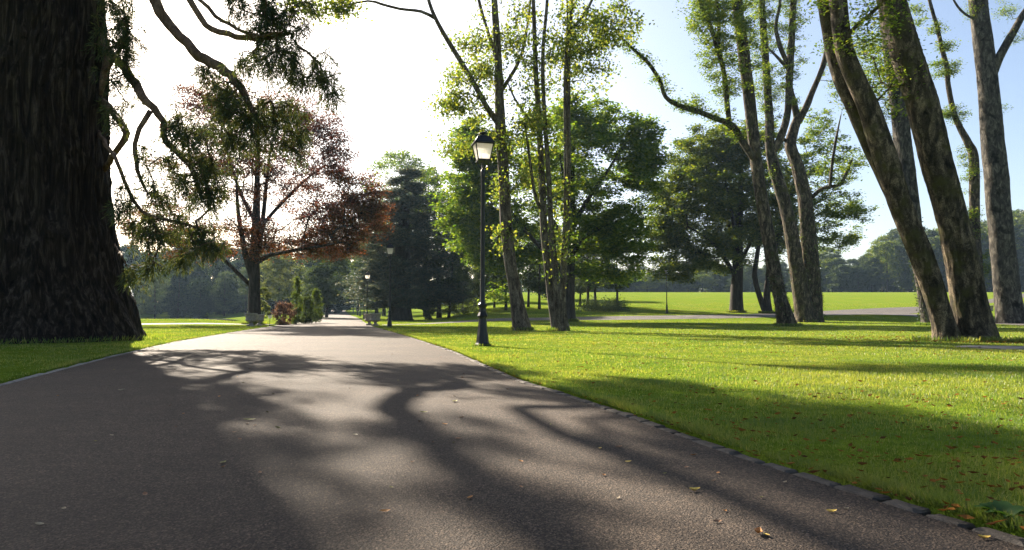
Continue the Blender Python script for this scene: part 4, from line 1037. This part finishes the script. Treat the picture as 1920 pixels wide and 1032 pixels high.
# cedar with flat tiers
d = 86.0
cz = [base_stem(750, d, [(752, 560), (754, 500), (757, 430), (760, 380), (762, 335)], [46, 34, 32, 28, 22, 14, 4], .6, flare=.3)]
tg = []
for k in range(24):
    yp = 322 + (568 - 322) * (k / 23) ** .9
    half = np.interp(yp, [318, 335, 370, 420, 480, 540, 570], [30, 60, 84, 100, 112, 128, 112]) * rng.uniform(.7, 1.12)
    c0 = P(760, yp, d); nb = 5 + int(half / 22)
    for j in range(nb):
        a0 = rng.uniform(0, 6.28); ln = half * d / FPX * rng.uniform(.6, 1.05); n = 6
        rr0 = ln * rng.uniform(.25, 1, n); aa = a0 + rng.normal(size=n) * .22
        tg.append(np.stack([c0[0] + rr0 * np.cos(aa), c0[1] + rr0 * np.sin(aa), c0[2] - .14 * rr0 + rng.normal(size=n) * .22], 1))
tg.append(Z_(845, 545, 45, 22, d, 36, 2)); tg.append(Z_(708, 525, 34, 36, d, 70, 2.5)); tg.append(Z_(712, 470, 24, 50, d, 30, 2.5))
tree('cedar_tree', 'dark cedar with flat tiers and thick trunk behind the second lamp post', cz, cat_(tg), M['bark_dark'], M['leaf_cedar'], per=80, lsize=.42, spread=.5, flat=.22, lflat=.9, rtip=.012, seg=1.0, lift=.02, jit=.05, expo=.40, rmax=.14, down_pen=2.0, base=np.array([cz[0][0][0][0], d, ground_at(cz[0][0][0][0], d)]), aspect=.35, along=.9)

# generic trees: one shape built at the origin, used at its own size
def std_tree(name, label, cat, loc, H, W, leaf, bark, n=150, per=60, lsize=.3, z0=.25, shape='round', group=None, trunk=.018, tseed=0, spread=None, **kw):
    loc = np.array(loc, float)
    hh = np.linspace(0, .9, 9)
    path = np.stack([.25 * np.sin(hh * 5 + tseed) * W * .06, .25 * np.cos(hh * 4 + tseed) * W * .06, hh * H - .2], 1) + loc
    rad = np.interp(hh, [0, .08, .9], [trunk * H * 1.35, trunk * H, trunk * H * .2])
    u = rng.uniform(0, 1, n); a = rng.uniform(0, 6.28, n)
    z = z0 + (1 - z0) * u
    if shape == 'round': prof = np.sqrt(np.maximum(0, 1 - ((z - (z0 + (1 - z0) * .48)) / ((1 - z0) * .54)) ** 2))
    elif shape == 'cone': prof = np.clip((1 - z) / (1 - z0), 0, 1) ** .75 * .95 + .05
    else: prof = np.clip(np.minimum(1, (1 - z) * 4.0), 0, 1) * np.clip(.45 + (z - z0) * 1.4, 0, 1)
    prof = prof * (1 + .22 * np.sin(a * 2 + tseed + z * 7) + .14 * np.sin(a * 3 - z * 11 + tseed))
    r = W / 2 * prof * rng.uniform(.15, 1, n) ** .45
    T = np.stack([r * np.cos(a), r * np.sin(a), z * H], 1) + loc
    return tree(name, label, [(path, rad)], T, M[bark], M[leaf], per=per, lsize=lsize, spread=spread or W * .055, flat=.6, lflat=.5, group=group, cat=cat, rtip=.015, seg=H * .07, lift=.05, jit=.08, expo=.4, rmax=.2, down_pen=.6, base=loc, **kw)[0]
def spot(xp, d): 
    x = (xp - CX) / FPX * d; return np.array([x, d, ground_at(x, d)])
def htop(xp, d, ytop): return (HOR - ytop) * d / FPX + CAM_H - spot(xp, d)[2]
def wpx(px, d): return px * d / FPX

std_tree('ash_tree', 'tall pale green tree rising behind the top of the cedar', 'tree', spot(752, 104), htop(752, 104, 283), wpx(130, 104), 'leaf_maple', 'bark_dark', 170, 60, .32, .45, tseed=1)
std_tree('ash_tree', 'dark green tree between the cedar and the big maple', 'tree', spot(822, 90), htop(822, 90, 360), wpx(120, 90), 'leaf_wood', 'bark_dark', 190, 64, .32, .12, tseed=2)
std_tree('ash_tree', 'yellowish leafy tree behind the cedar on its upper right', 'tree', spot(800, 112), htop(800, 112, 312), wpx(85, 112), 'leaf_oak', 'bark_dark', 110, 60, .34, .4, tseed=3)

std_tree('ash_tree', 'dark bluish tree filling the gap between cedar and maple, farther back', 'tree', spot(850, 128), htop(850, 128, 400), wpx(90, 128), 'leaf_far', 'bark_dark', 190, 64, .4, .06, tseed=4)
std_tree('ash_tree', 'dark bluish tree low behind the nearest lamp post, in the wood', 'tree', spot(892, 124), htop(892, 124, 425), wpx(80, 124), 'leaf_far', 'bark_dark', 170, 64, .4, .06, tseed=5)
std_tree('ash_tree', 'dark bluish tree behind the foot of the bundled lime stems, in the wood', 'tree', spot(1040, 130), htop(1040, 130, 440), wpx(120, 130), 'leaf_far', 'bark_dark', 200, 64, .42, .06, tseed=8)
# small shrubs on the left lawn
std_tree('cypress', 'slim upright green cypress beside the red shrub', 'shrub', spot(557, 60), htop(557, 60, 519), wpx(20, 60), 'leaf_cypress', 'bark_dark', 120, 60, .10, .03, 'cone', trunk=.012, spread=.12, lift=.3) if False else None
def shrub(name, label, xp, d, ytop, wp, leaf, shape='round', n=70, per=60, lsize=.10, z0=.04, spread=None, droop=0):
    loc = spot(xp, d); H = htop(xp, d, ytop); W = wpx(wp, d)
    path = np.stack([np.zeros(5), np.zeros(5), np.linspace(-.1, H * .8, 5)], 1) + loc; rad = np.linspace(.05, .01, 5)
    u = rng.uniform(0, 1, n); z = z0 + (1 - z0) * u; a = rng.uniform(0, 6.28, n)
    if shape == 'round': prof = np.sqrt(np.maximum(0.02, 1 - ((z - .52) / .55) ** 2)) * (1 + .25 * np.sin(a * 3 + z * 9))
    elif shape == 'cone': prof = (1 - z) ** .8 + .06
    else: prof = np.minimum(1, (1 - z) * 2.2 + .08) * np.minimum(1, z * 5 + .5)
    r = W / 2 * prof * rng.uniform(.2, 1, n) ** .5
    T = np.stack([r * np.cos(a), r * np.sin(a), z * H], 1) + loc
    tubes, tips = grow([(path, rad)], T, rtip=.006, seg=.25, lift=.1, jit=.08, expo=.4, rmax=.03, down_pen=.5)
    root = thing(name, label, 'shrub', loc)
    mb = MB(); wood(mb, tubes, 6); mb.build('stem', M['bark_dark'], root, loc)
    ml = MB(); leaves(ml, clusters(tips, per, spread or W * .07, .5, 1), lsize, .2, .7, droop=droop); ml.build('foliage', M[leaf], root, loc, smooth=False)
shrub('cypress', 'slim upright green cypress right of the red shrub on the left lawn', 557, 58, 520, 19, 'leaf_cypress', 'column', 90, 60, .09, spread=.10)
shrub('red_shrub', 'round red-leaved shrub on the left lawn beside the slim cypress', 533, 56, 570, 36, 'leaf_red', 'round', 60, 44, .13)
shrub('red_shrub', 'small pinkish shrub touching the left side of the slim cypress', 550, 59, 572, 16, 'leaf_red', 'round', 24, 40, .12)
shrub('green_shrub', 'low grey-green bushy shrub just right of the slim cypress', 574, 62, 556, 34, 'leaf_wood', 'round', 90, 60, .11)
shrub('green_shrub', 'pointed bright green shrub right of the grey-green bush near the drive', 593, 66, 545, 34, 'leaf_cypress', 'cone', 90, 60, .11)
shrub('green_shrub', 'loose yellow-green shrub against the right side of the copper beech trunk', 493, 60, 540, 26, 'leaf_pale', 'round', 60, 34, .16)
shrub('green_shrub', 'dark low bush under the trees behind the slim lime stems', 1130, 88, 570, 90, 'leaf_wood', 'round', 120, 50, .16)
shrub('green_shrub', 'dark bush at the foot of the cedar on its right side', 805, 84, 560, 26, 'leaf_wood', 'round', 50, 50, .16)
shrub('green_shrub', 'dark bushy growth low behind the nearest lamp post', 868, 92, 562, 60, 'leaf_wood', 'round', 80, 50, .16)

# line of tall dark trees behind the maple, one by one
wd = [(905, 92, 'leaf_wood'), (926, 98, 'leaf_wood'), (948, 90, 'leaf_wood'), (990, 95, 'leaf_wood'), (1011, 91, 'leaf_wood'), (1030, 104, 'leaf_wood'), (1088, 97, 'leaf_wood'), (1101, 92, 'leaf_wood'), (1115, 99, 'leaf_wood'), (1156, 90, 'leaf_wood'), (868, 100, 'leaf_wood'), (842, 86, 'leaf_wood')]
base_tree = std_tree('dark_tree', 'x', 'tree', np.zeros(3), 15, 7.5, 'leaf_wood', 'bark_dark', 130, 60, .34, .22, tseed=4)
base_tree2 = std_tree('dark_tree', 'x', 'tree', np.zeros(3), 15, 7.5, 'leaf_wood', 'bark_dark', 130, 60, .34, .26, tseed=9)
wl = ['dark tree in the shade whose trunk stands just right of the nearest lamp post foot', 'thin dark tree second right of the nearest lamp post, in the shaded row', 'dark tree whose foot shows just left of the leaning lime trunk', 'dark tree whose foot shows right of the leaning lime trunk',
      'dark tree midway between the leaning lime and the bundled lime stems', 'dark tree set farther back just left of the bundled lime stems', 'shaded dark tree just right of the bundled lime stems', 'dark tree second to the right of the bundled lime stems', 'dark tree third to the right of the bundled lime stems', 'slim leaning tree at the right end of the shaded row',
      'dark tree left of the nearest lamp post, behind the low bushes', 'dark leaning tree right of the cedar, at the left end of the shaded row']
for i, (xp, dd, lf) in enumerate(wd):
    src = base_tree if i % 2 == 0 else base_tree2
    o = src if i < 2 else copy_tree(src)
    p = spot(xp, dd); s = rng.uniform(.62, .88)
    o.location = p; o.scale = (s * .85, s * .85, s); o.rotation_euler = (R(rng.uniform(-2, 2)), R(rng.uniform(-4, 4)), rng.uniform(0, 6.28))
    tag(o, wl[i], 'tree', 'shaded trees in a row behind the maple')

# avenue and woods far along the drive
av = [(613, 108, 5, 'avenue tree whose straight trunk stands on the left edge of the far drive'), (603, 104, 3.6, 'thin leaning tree just left of the far avenue trunk'), (632, 235, 9, 'small far tree at the end of the drive on its left'), (655, 240, 9, 'tree arching over the far right side of the drive, behind the lamp row'), (672, 200, 9, 'dark tree behind the farthest lamps of the row'), (706, 150, 9, 'dark tree between the lamp row and the cedar'), (722, 130, 9, 'dark tree behind the pair of stone urns beside the second lamp'), (585, 200, 11, 'hazy tree far behind the pointed green shrub'), (645, 260, 12, 'hazy tree where the drive disappears')]
av_src = std_tree('avenue_tree', 'x', 'tree', np.zeros(3), 12, 8, 'leaf_wood', 'bark_dark', 150, 64, .34, .22, tseed=6)
for i, (xp, dd, h, lab) in enumerate(av):
    o = av_src if i == 0 else copy_tree(av_src)
    p = spot(xp, dd); hh = htop(xp, dd, [455, 500, 515, 480, 450, 430, 420, 470, 500][i]); s = hh / 12
    o.location = p; o.scale = (s, s, s); o.rotation_euler = (0, R([0, 6, 0, 0, 0, 0, 0, 0, 0][i]), rng.uniform(0, 6.28))
    tag(o, lab, 'tree', 'trees along the far drive')
std_tree('willow_tree', 'pale feathery tree beyond the left lawn, seen between beech trunk and cypress', 'tree', spot(525, 125), htop(525, 125, 478), wpx(85, 125), 'leaf_pale', 'bark_dark', 150, 60, .36, .3, tseed=2.5)

# wood across the pond: tall hazy trees
pw = std_tree('pond_tree', 'x', 'tree', np.zeros(3), 20, 11, 'leaf_far', 'bark_dark', 200, 80, .55, .03, tseed=3.3)
pw2 = std_tree('pond_tree', 'x', 'tree', np.zeros(3), 20, 10, 'leaf_wood', 'bark_dark', 140, 60, .42, .15, tseed=7.7)
k = 0
for row, (dd, y0) in enumerate(((150, 505), (168, 480), (190, 462))):
    for xp in np.arange(175 + row * 14, 640, 33 if row else 40):
        if row == 0 and xp > 455: continue
        src = pw2 if (k % 5 == 2 or (row == 0 and k % 3 == 0)) else pw
        used = src.get('used', 0)
        o = copy_tree(src) if used else src
        src['used'] = 1
        x_ = xp + rng.uniform(-8, 8); d_ = dd + rng.uniform(-6, 6)
        p = spot(x_, d_); s = htop(x_, d_, y0 + rng.uniform(-14, 22)) / 20
        o.location = p; o.scale = (s * 1.05, s * 1.05, s); o.rotation_euler = (0, 0, rng.uniform(0, 6.28))
        tag(o, 'bluish hazy tree in the wood across the pond on the left' if src is pw else 'slightly greener hazy tree among the bluish ones across the pond', 'tree', 'hazy wood across the pond' if src is pw else 'greener trees across the pond')
        k += 1
# wood on the far side of the meadow
fw = std_tree('far_tree', 'x', 'tree', np.zeros(3), 22, 11, 'leaf_wood', 'bark_dark', 210, 80, .62, .10, tseed=1.9)
fw2 = std_tree('far_tree', 'x', 'tree', np.zeros(3), 22, 12, 'leaf_oak', 'bark_dark', 150, 60, .58, .3, tseed=5.2)
k = 0
for row, dd in enumerate((245, 262, 285)):
    for xp in np.arange(1120 + row * 11, 2080, 29):
        src = fw2 if (k * 7 + row) % 4 == 1 else fw
        o = copy_tree(src) if src.get('used', 0) else src
        src['used'] = 1
        x_ = xp + rng.uniform(-8, 8); d_ = dd + rng.uniform(-7, 7)
        yt = np.interp(x_, [1120, 1250, 1500, 1560, 1600, 1640, 1680, 1720, 1800, 1900, 2000], [500, 508, 500, 470, 492, 462, 440, 428, 432, 398, 385]) + rng.uniform(-10, 18) + (6 if row == 0 else 0)
        p = spot(x_, d_); s = htop(x_, d_, yt) / 22
        o.location = p; o.scale = (max(s, .75), max(s, .75), s); o.rotation_euler = (0, 0, rng.uniform(0, 6.28))
        tag(o, 'dark green tree in the far wood along the top of the meadow' if src is fw else 'lighter yellowish tree in the far wood along the top of the meadow', 'tree', 'far wood behind the meadow' if src is fw else 'lighter trees of the far wood')
        k += 1
# distant belt of woodland closing every gap: one mass
mb = MB(); cs = []
for a_ in np.arange(-64, 62, .8):
    ar = R(a_); rr0 = 330 + rng.uniform(-15, 30)
    x_, y_ = rr0 * math.sin(ar), rr0 * math.cos(ar); g_ = ground_at(x_, y_)
    n = 420; u = rand_unit(n) * rng.uniform(.3, 1, n)[:, None] ** .5
    cs.append(np.array([x_, y_, g_ + 5.5]) + u * np.array([5.5, 5.5, 8.5]))
leaves(mb, cat_(cs), 1.7, .4, .8)
tag(mb.build('woodland', M['leaf_wood'], smooth=False), 'distant belt of woodland closing the view all round the park', 'woodland', kind='stuff')

# ================================================================== SMALL THINGS NEAR THE CAMERA
# broad-leaved weed by the kerb, bottom right
wx, wy = 1.86, 2.62
wz = ground_at(wx, wy) + LAWN - .01
o = thing('weed_plant', 'broad-leaved green weed growing over the kerb in the bottom right corner', 'weed', (wx, wy, wz))
for k in range(15):
    a = k * 2.4 + rng.uniform(-.3, .3); L = rng.uniform(.07, .13); n = 9
    u = np.linspace(0, 1, n); el = .95 * (1 - u * rng.uniform(.6, 1.1))
    rad_ = L * u * .85; zz = L * (.75 * u - .45 * u * u) * rng.uniform(.7, 1.3) + .008
    wv = L * .20 * (np.sin(np.pi * u ** .7) + .22 * np.abs(np.sin(u * 11))) * (u > .12) + .003
    cx_, cy_ = np.cos(a), np.sin(a)
    mid = np.stack([rad_ * cx_, rad_ * cy_, zz], 1); sd = np.array([-cy_, cx_, 0])
    lf = mid + sd * wv[:, None] + np.array([0, 0, 1]) * (wv * .35)[:, None]; rt = mid - sd * wv[:, None] + np.array([0, 0, 1]) * (wv * .35)[:, None]
    v = np.stack([lf, mid, rt], 1).reshape(-1, 3); q = []
    for j in range(n - 1): q += [(3 * j, 3 * j + 1, 3 * j + 4, 3 * j + 3), (3 * j + 1, 3 * j + 2, 3 * j + 5, 3 * j + 4)]
    mb = MB(); mb.add(v, q); mb.build('leaf', M['leaf_weed'], o)

# fallen leaves on the asphalt, one object each
def leafmat(name, c1, c2):
    m, nt, out = mat(name); v = coords(nt, 'Object', (1, 1, 1))
    principled(nt, out, ramp(nt, noise(nt, v, 60, 4), [(.35, c1), (.65, c2)]), .6, .3); return m
LM = {'orange': leafmat('leaf_orange', (.34, .13, .03), (.46, .21, .05)), 'yellow': leafmat('leaf_yellow', (.55, .36, .06), (.66, .48, .12)), 'pale': leafmat('leaf_dry_pale', (.22, .17, .10), (.34, .28, .18)), 'brown': leafmat('leaf_brown', (.12, .06, .03), (.24, .12, .05)), 'olive': leafmat('leaf_olive', (.10, .095, .02), (.2, .18, .04))}
def leaf_mesh(L, curl, wid=.42):
    n = 9; u = np.linspace(0, 1, n); w = L * wid * .5 * np.sin(np.pi * u ** .85) ** .8 + .0006
    mid = np.stack([L * (u - .5), np.zeros(n), L * (.02 + curl * (2 * u - 1) ** 2 * .5)], 1)
    lf = mid + np.stack([np.zeros(n), w, w * curl * 2.0], 1); rt = mid + np.stack([np.zeros(n), -w, w * curl * 1.3], 1)
    stalk = np.array([[-L * .5, .0006, mid[0, 2]], [-L * .5, -.0006, mid[0, 2]], [-L * .72, 0, mid[0, 2] + L * .04]])
    v = np.vstack([np.stack([lf, mid, rt], 1).reshape(-1, 3), stalk]); q = []
    for j in range(n - 1): q += [(3 * j, 3 * j + 1, 3 * j + 4, 3 * j + 3), (3 * j + 1, 3 * j + 2, 3 * j + 5, 3 * j + 4)]
    return v, q, [(3 * n, 3 * n + 1, 3 * n + 2)]
def road_z(x, y):
    t = (x - eL(y)) / (eR(y) - eL(y)); return ground_at(x, y) + .03 * (1 - (2 * t - 1) ** 2)
named = [(1303, 927, 'yellow', .075, 'large pale orange fallen leaf on the asphalt below the kerb, right of centre', 20), (1422, 1010, 'orange', .085, 'bright orange fallen leaf with a raised tip at the bottom edge of the asphalt', 60), (1437, 1013, 'yellow', .05, 'small yellow leaf lying against the bright orange one at the bottom edge', 100),
         (722, 974, 'orange', .055, 'single tan curled leaf on the dark asphalt at bottom centre', 20), (1560, 965, 'yellow', .055, 'yellow half-curled fallen leaf near the kerb at the lower right', -10), (1587, 958, 'pale', .04, 'pale twisted leaf just right of the yellow leaf near the kerb', 30), (119, 970, 'pale', .05, 'lone pale green-grey leaf on the shaded asphalt at bottom left', 110),
         (1846, 1012, 'yellow', .06, 'yellow leaf under the weed at the bottom right corner', 0), (1345, 988, 'brown', .05, 'dark brown narrow leaf on the asphalt left of the orange leaf', 10), (1472, 907, 'pale', .04, 'pale leaf on the asphalt close beside the kerb stones', 40),
         (1178, 872, 'yellow', .05, 'yellow-white leaf on the asphalt near the middle of the kerb curve', 10), (1125, 846, 'yellow', .05, 'orange-yellow leaf right of centre on the sunlit asphalt', 60), (468, 797, 'olive', .12, 'green-brown leafy scrap on the shadow edge, left of centre', 20), (521, 812, 'olive', .06, 'thin olive leaf just right of the green-brown leafy scrap', 0), (853, 758, 'olive', .12, 'greenish leafy scrap on the sunlit asphalt right of centre', 70), (794, 780, 'olive', .09, 'flat olive leaf left of the greenish leafy scrap', 10),
         (228, 737, 'pale', .10, 'pale leaf on the shaded asphalt near the left edge', 0), (418, 880, 'olive', .07, 'small green leaf on the asphalt at the left rim of the bright patch', 80)]
def gr(x, y):
    for _ in range(1): g = G(x, y)
    return g
for (xp, yp, c, L, lab, rz) in named:
    g = gr(xp, yp); v, q, t = leaf_mesh(L * .75, rng.uniform(.2, .5)); mb = MB(); mb.add(v, q, t)
    o = mb.build('fallen_leaf', LM[c]); o.location = (g[0], g[1], road_z(g[0], g[1]) + .003); o.rotation_euler = (R(rng.uniform(-8, 8)), R(rng.uniform(-8, 8)), R(rz))
    tag(o, lab, 'fallen leaf', 'fallen leaves on the asphalt')
small = []
for c in ('brown', 'orange', 'pale', 'olive'):
    v, q, t = leaf_mesh(.045, .3, .5); mb = MB(); mb.add(v, q, t); small.append((c, mb.build('fallen_leaf', LM[c]), [0]))
lt = {'brown': 'small dry brown leaf lying on the asphalt of the drive', 'orange': 'small orange-brown leaf lying on the asphalt of the drive', 'pale': 'small pale dried leaf lying on the asphalt of the drive', 'olive': 'small greenish leaf lying on the asphalt of the drive'}
for k in range(70):
    c, src, used = small[int(rng.choice(4, p=[.45, .25, .15, .15]))]
    o = src if not used[0] else src.copy()
    if used[0]: COL.objects.link(o)
    used[0] = 1
    y = math.exp(rng.uniform(math.log(2.4), math.log(14))); u = rng.uniform(0, 1) ** .6
    x = float(eL(y) + (eR(y) - eL(y)) * (.03 + .94 * u)); s = rng.uniform(.35, .8) * (1 + y / 16)
    o.location = (x, y, road_z(x, y) + .003); o.rotation_euler = (R(rng.uniform(-12, 12)), R(rng.uniform(-12, 12)), rng.uniform(0, 6.28)); o.scale = (s, s, s)
    tag(o, lt[c], 'fallen leaf', 'small %s leaves on the asphalt' % c)

# longer grass the mower leaves round trunks, posts and urns
mb = MB()
for o in list(COL.objects):
    if o.parent is not None or o.type != 'EMPTY' or o.name.split('.')[0] not in ('giant_sequoia', 'lime_tree', 'hornbeam_tree', 'street_lamp', 'oak_tree', 'copper_beech', 'maple_tree'): continue
    kind_ = o.name.split('.')[0]; cx_, cy_ = o.location.x, o.location.y
    r0 = {'giant_sequoia': 3.7, 'street_lamp': .17, 'stone_urn': .27, 'lime_tree': .42, 'copper_beech': .8, 'maple_tree': .8, 'oak_tree': .9}.get(kind_, .75 if cy_ > 30 else 1.0)
    if kind_ == 'hornbeam_tree' and cy_ < 23: cx_ += .1
    n = int(260 + 900 * r0); a = rng.uniform(0, 6.28, n); q_ = r0 * rng.uniform(.85, 1.0, n) + np.abs(rng.normal(size=n)) * (.06 + .05 * r0)
    x_, y_ = cx_ + q_ * np.cos(a), cy_ + q_ * np.sin(a)
    c = np.stack([x_, y_, terrain(x_, y_) + LAWN - .01], 1)
    dd = norm(np.stack([rng.normal(size=n) * .35 + np.cos(a) * .2, rng.normal(size=n) * .35 + np.sin(a) * .2, np.ones(n)], 1))
    blades(mb, c, dd, rng.uniform(.06, .17, n) * (.6 if kind_ == 'street_lamp' else 1 + cy_ / 60), np.maximum(.004, cy_ * .0008) * rng.uniform(.7, 1.4, n))
tag(mb.build('grass', M['grass'], smooth=False), 'longer uncut grass round the feet of trunks, lamp posts and urns', 'grass', kind='stuff')

# ================================================================== AIR, SUN, SKY
w = bpy.data.worlds.new('World'); scene.world = w; w.use_nodes = True
nt = w.node_tree
for n_ in list(nt.nodes): nt.nodes.remove(n_)
sky = nt.nodes.new('ShaderNodeTexSky'); sky.sky_type = 'NISHITA'; sky.sun_disc = False
sky.sun_elevation = R(SUN_EL); sky.sun_rotation = R(SUN_AZ); sky.air_density = .9; sky.dust_density = 2.2; sky.ozone_density = .4; sky.altitude = 100
bg = nt.nodes.new('ShaderNodeBackground'); bg.inputs['Strength'].default_value = .05
wo = nt.nodes.new('ShaderNodeOutputWorld')
nt.links.new(sky.outputs[0], bg.inputs[0]); nt.links.new(bg.outputs[0], wo.inputs[0])
sl = bpy.data.lights.new('sun', 'SUN'); sl.energy = 5.0; sl.angle = R(.55); sl.color = (1.0, .88, .72)
so = bpy.data.objects.new('sun', sl); COL.objects.link(so)
from mathutils import Vector
sdir = Vector((math.sin(R(SUN_AZ)) * math.cos(R(SUN_EL)), math.cos(R(SUN_AZ)) * math.cos(R(SUN_EL)), math.sin(R(SUN_EL))))
so.rotation_euler = sdir.to_track_quat('Z', 'Y').to_euler(); so.location = (-60, 80, 60)

HAZE = True
if HAZE:
    m, nt, out = mat('haze')
    pv = nt.nodes.new('ShaderNodeVolumePrincipled')
    pv.inputs['Color'].default_value = (.52, .74, 1, 1); pv.inputs['Density'].default_value = .00014; pv.inputs['Anisotropy'].default_value = .3
    nt.links.new(pv.outputs[0], out.inputs['Volume'])
    mb = MB(); box(mb, (-460, -60, -8), (460, 480, 48))
    tag(mb.build('haze', m, smooth=False), 'thin morning haze hanging over the whole park', 'haze', kind='stuff')

scene.view_settings.view_transform = 'Standard'; scene.view_settings.look = 'None'
scene.view_settings.exposure = 2.2; scene.view_settings.gamma = 1.0
scene.render.engine = 'CYCLES'
cy = scene.cycles
cy.max_bounces = 8; cy.diffuse_bounces = 3; cy.glossy_bounces = 2; cy.transmission_bounces = 4; cy.transparent_max_bounces = 4; cy.volume_bounces = 0
cy.use_denoising = True
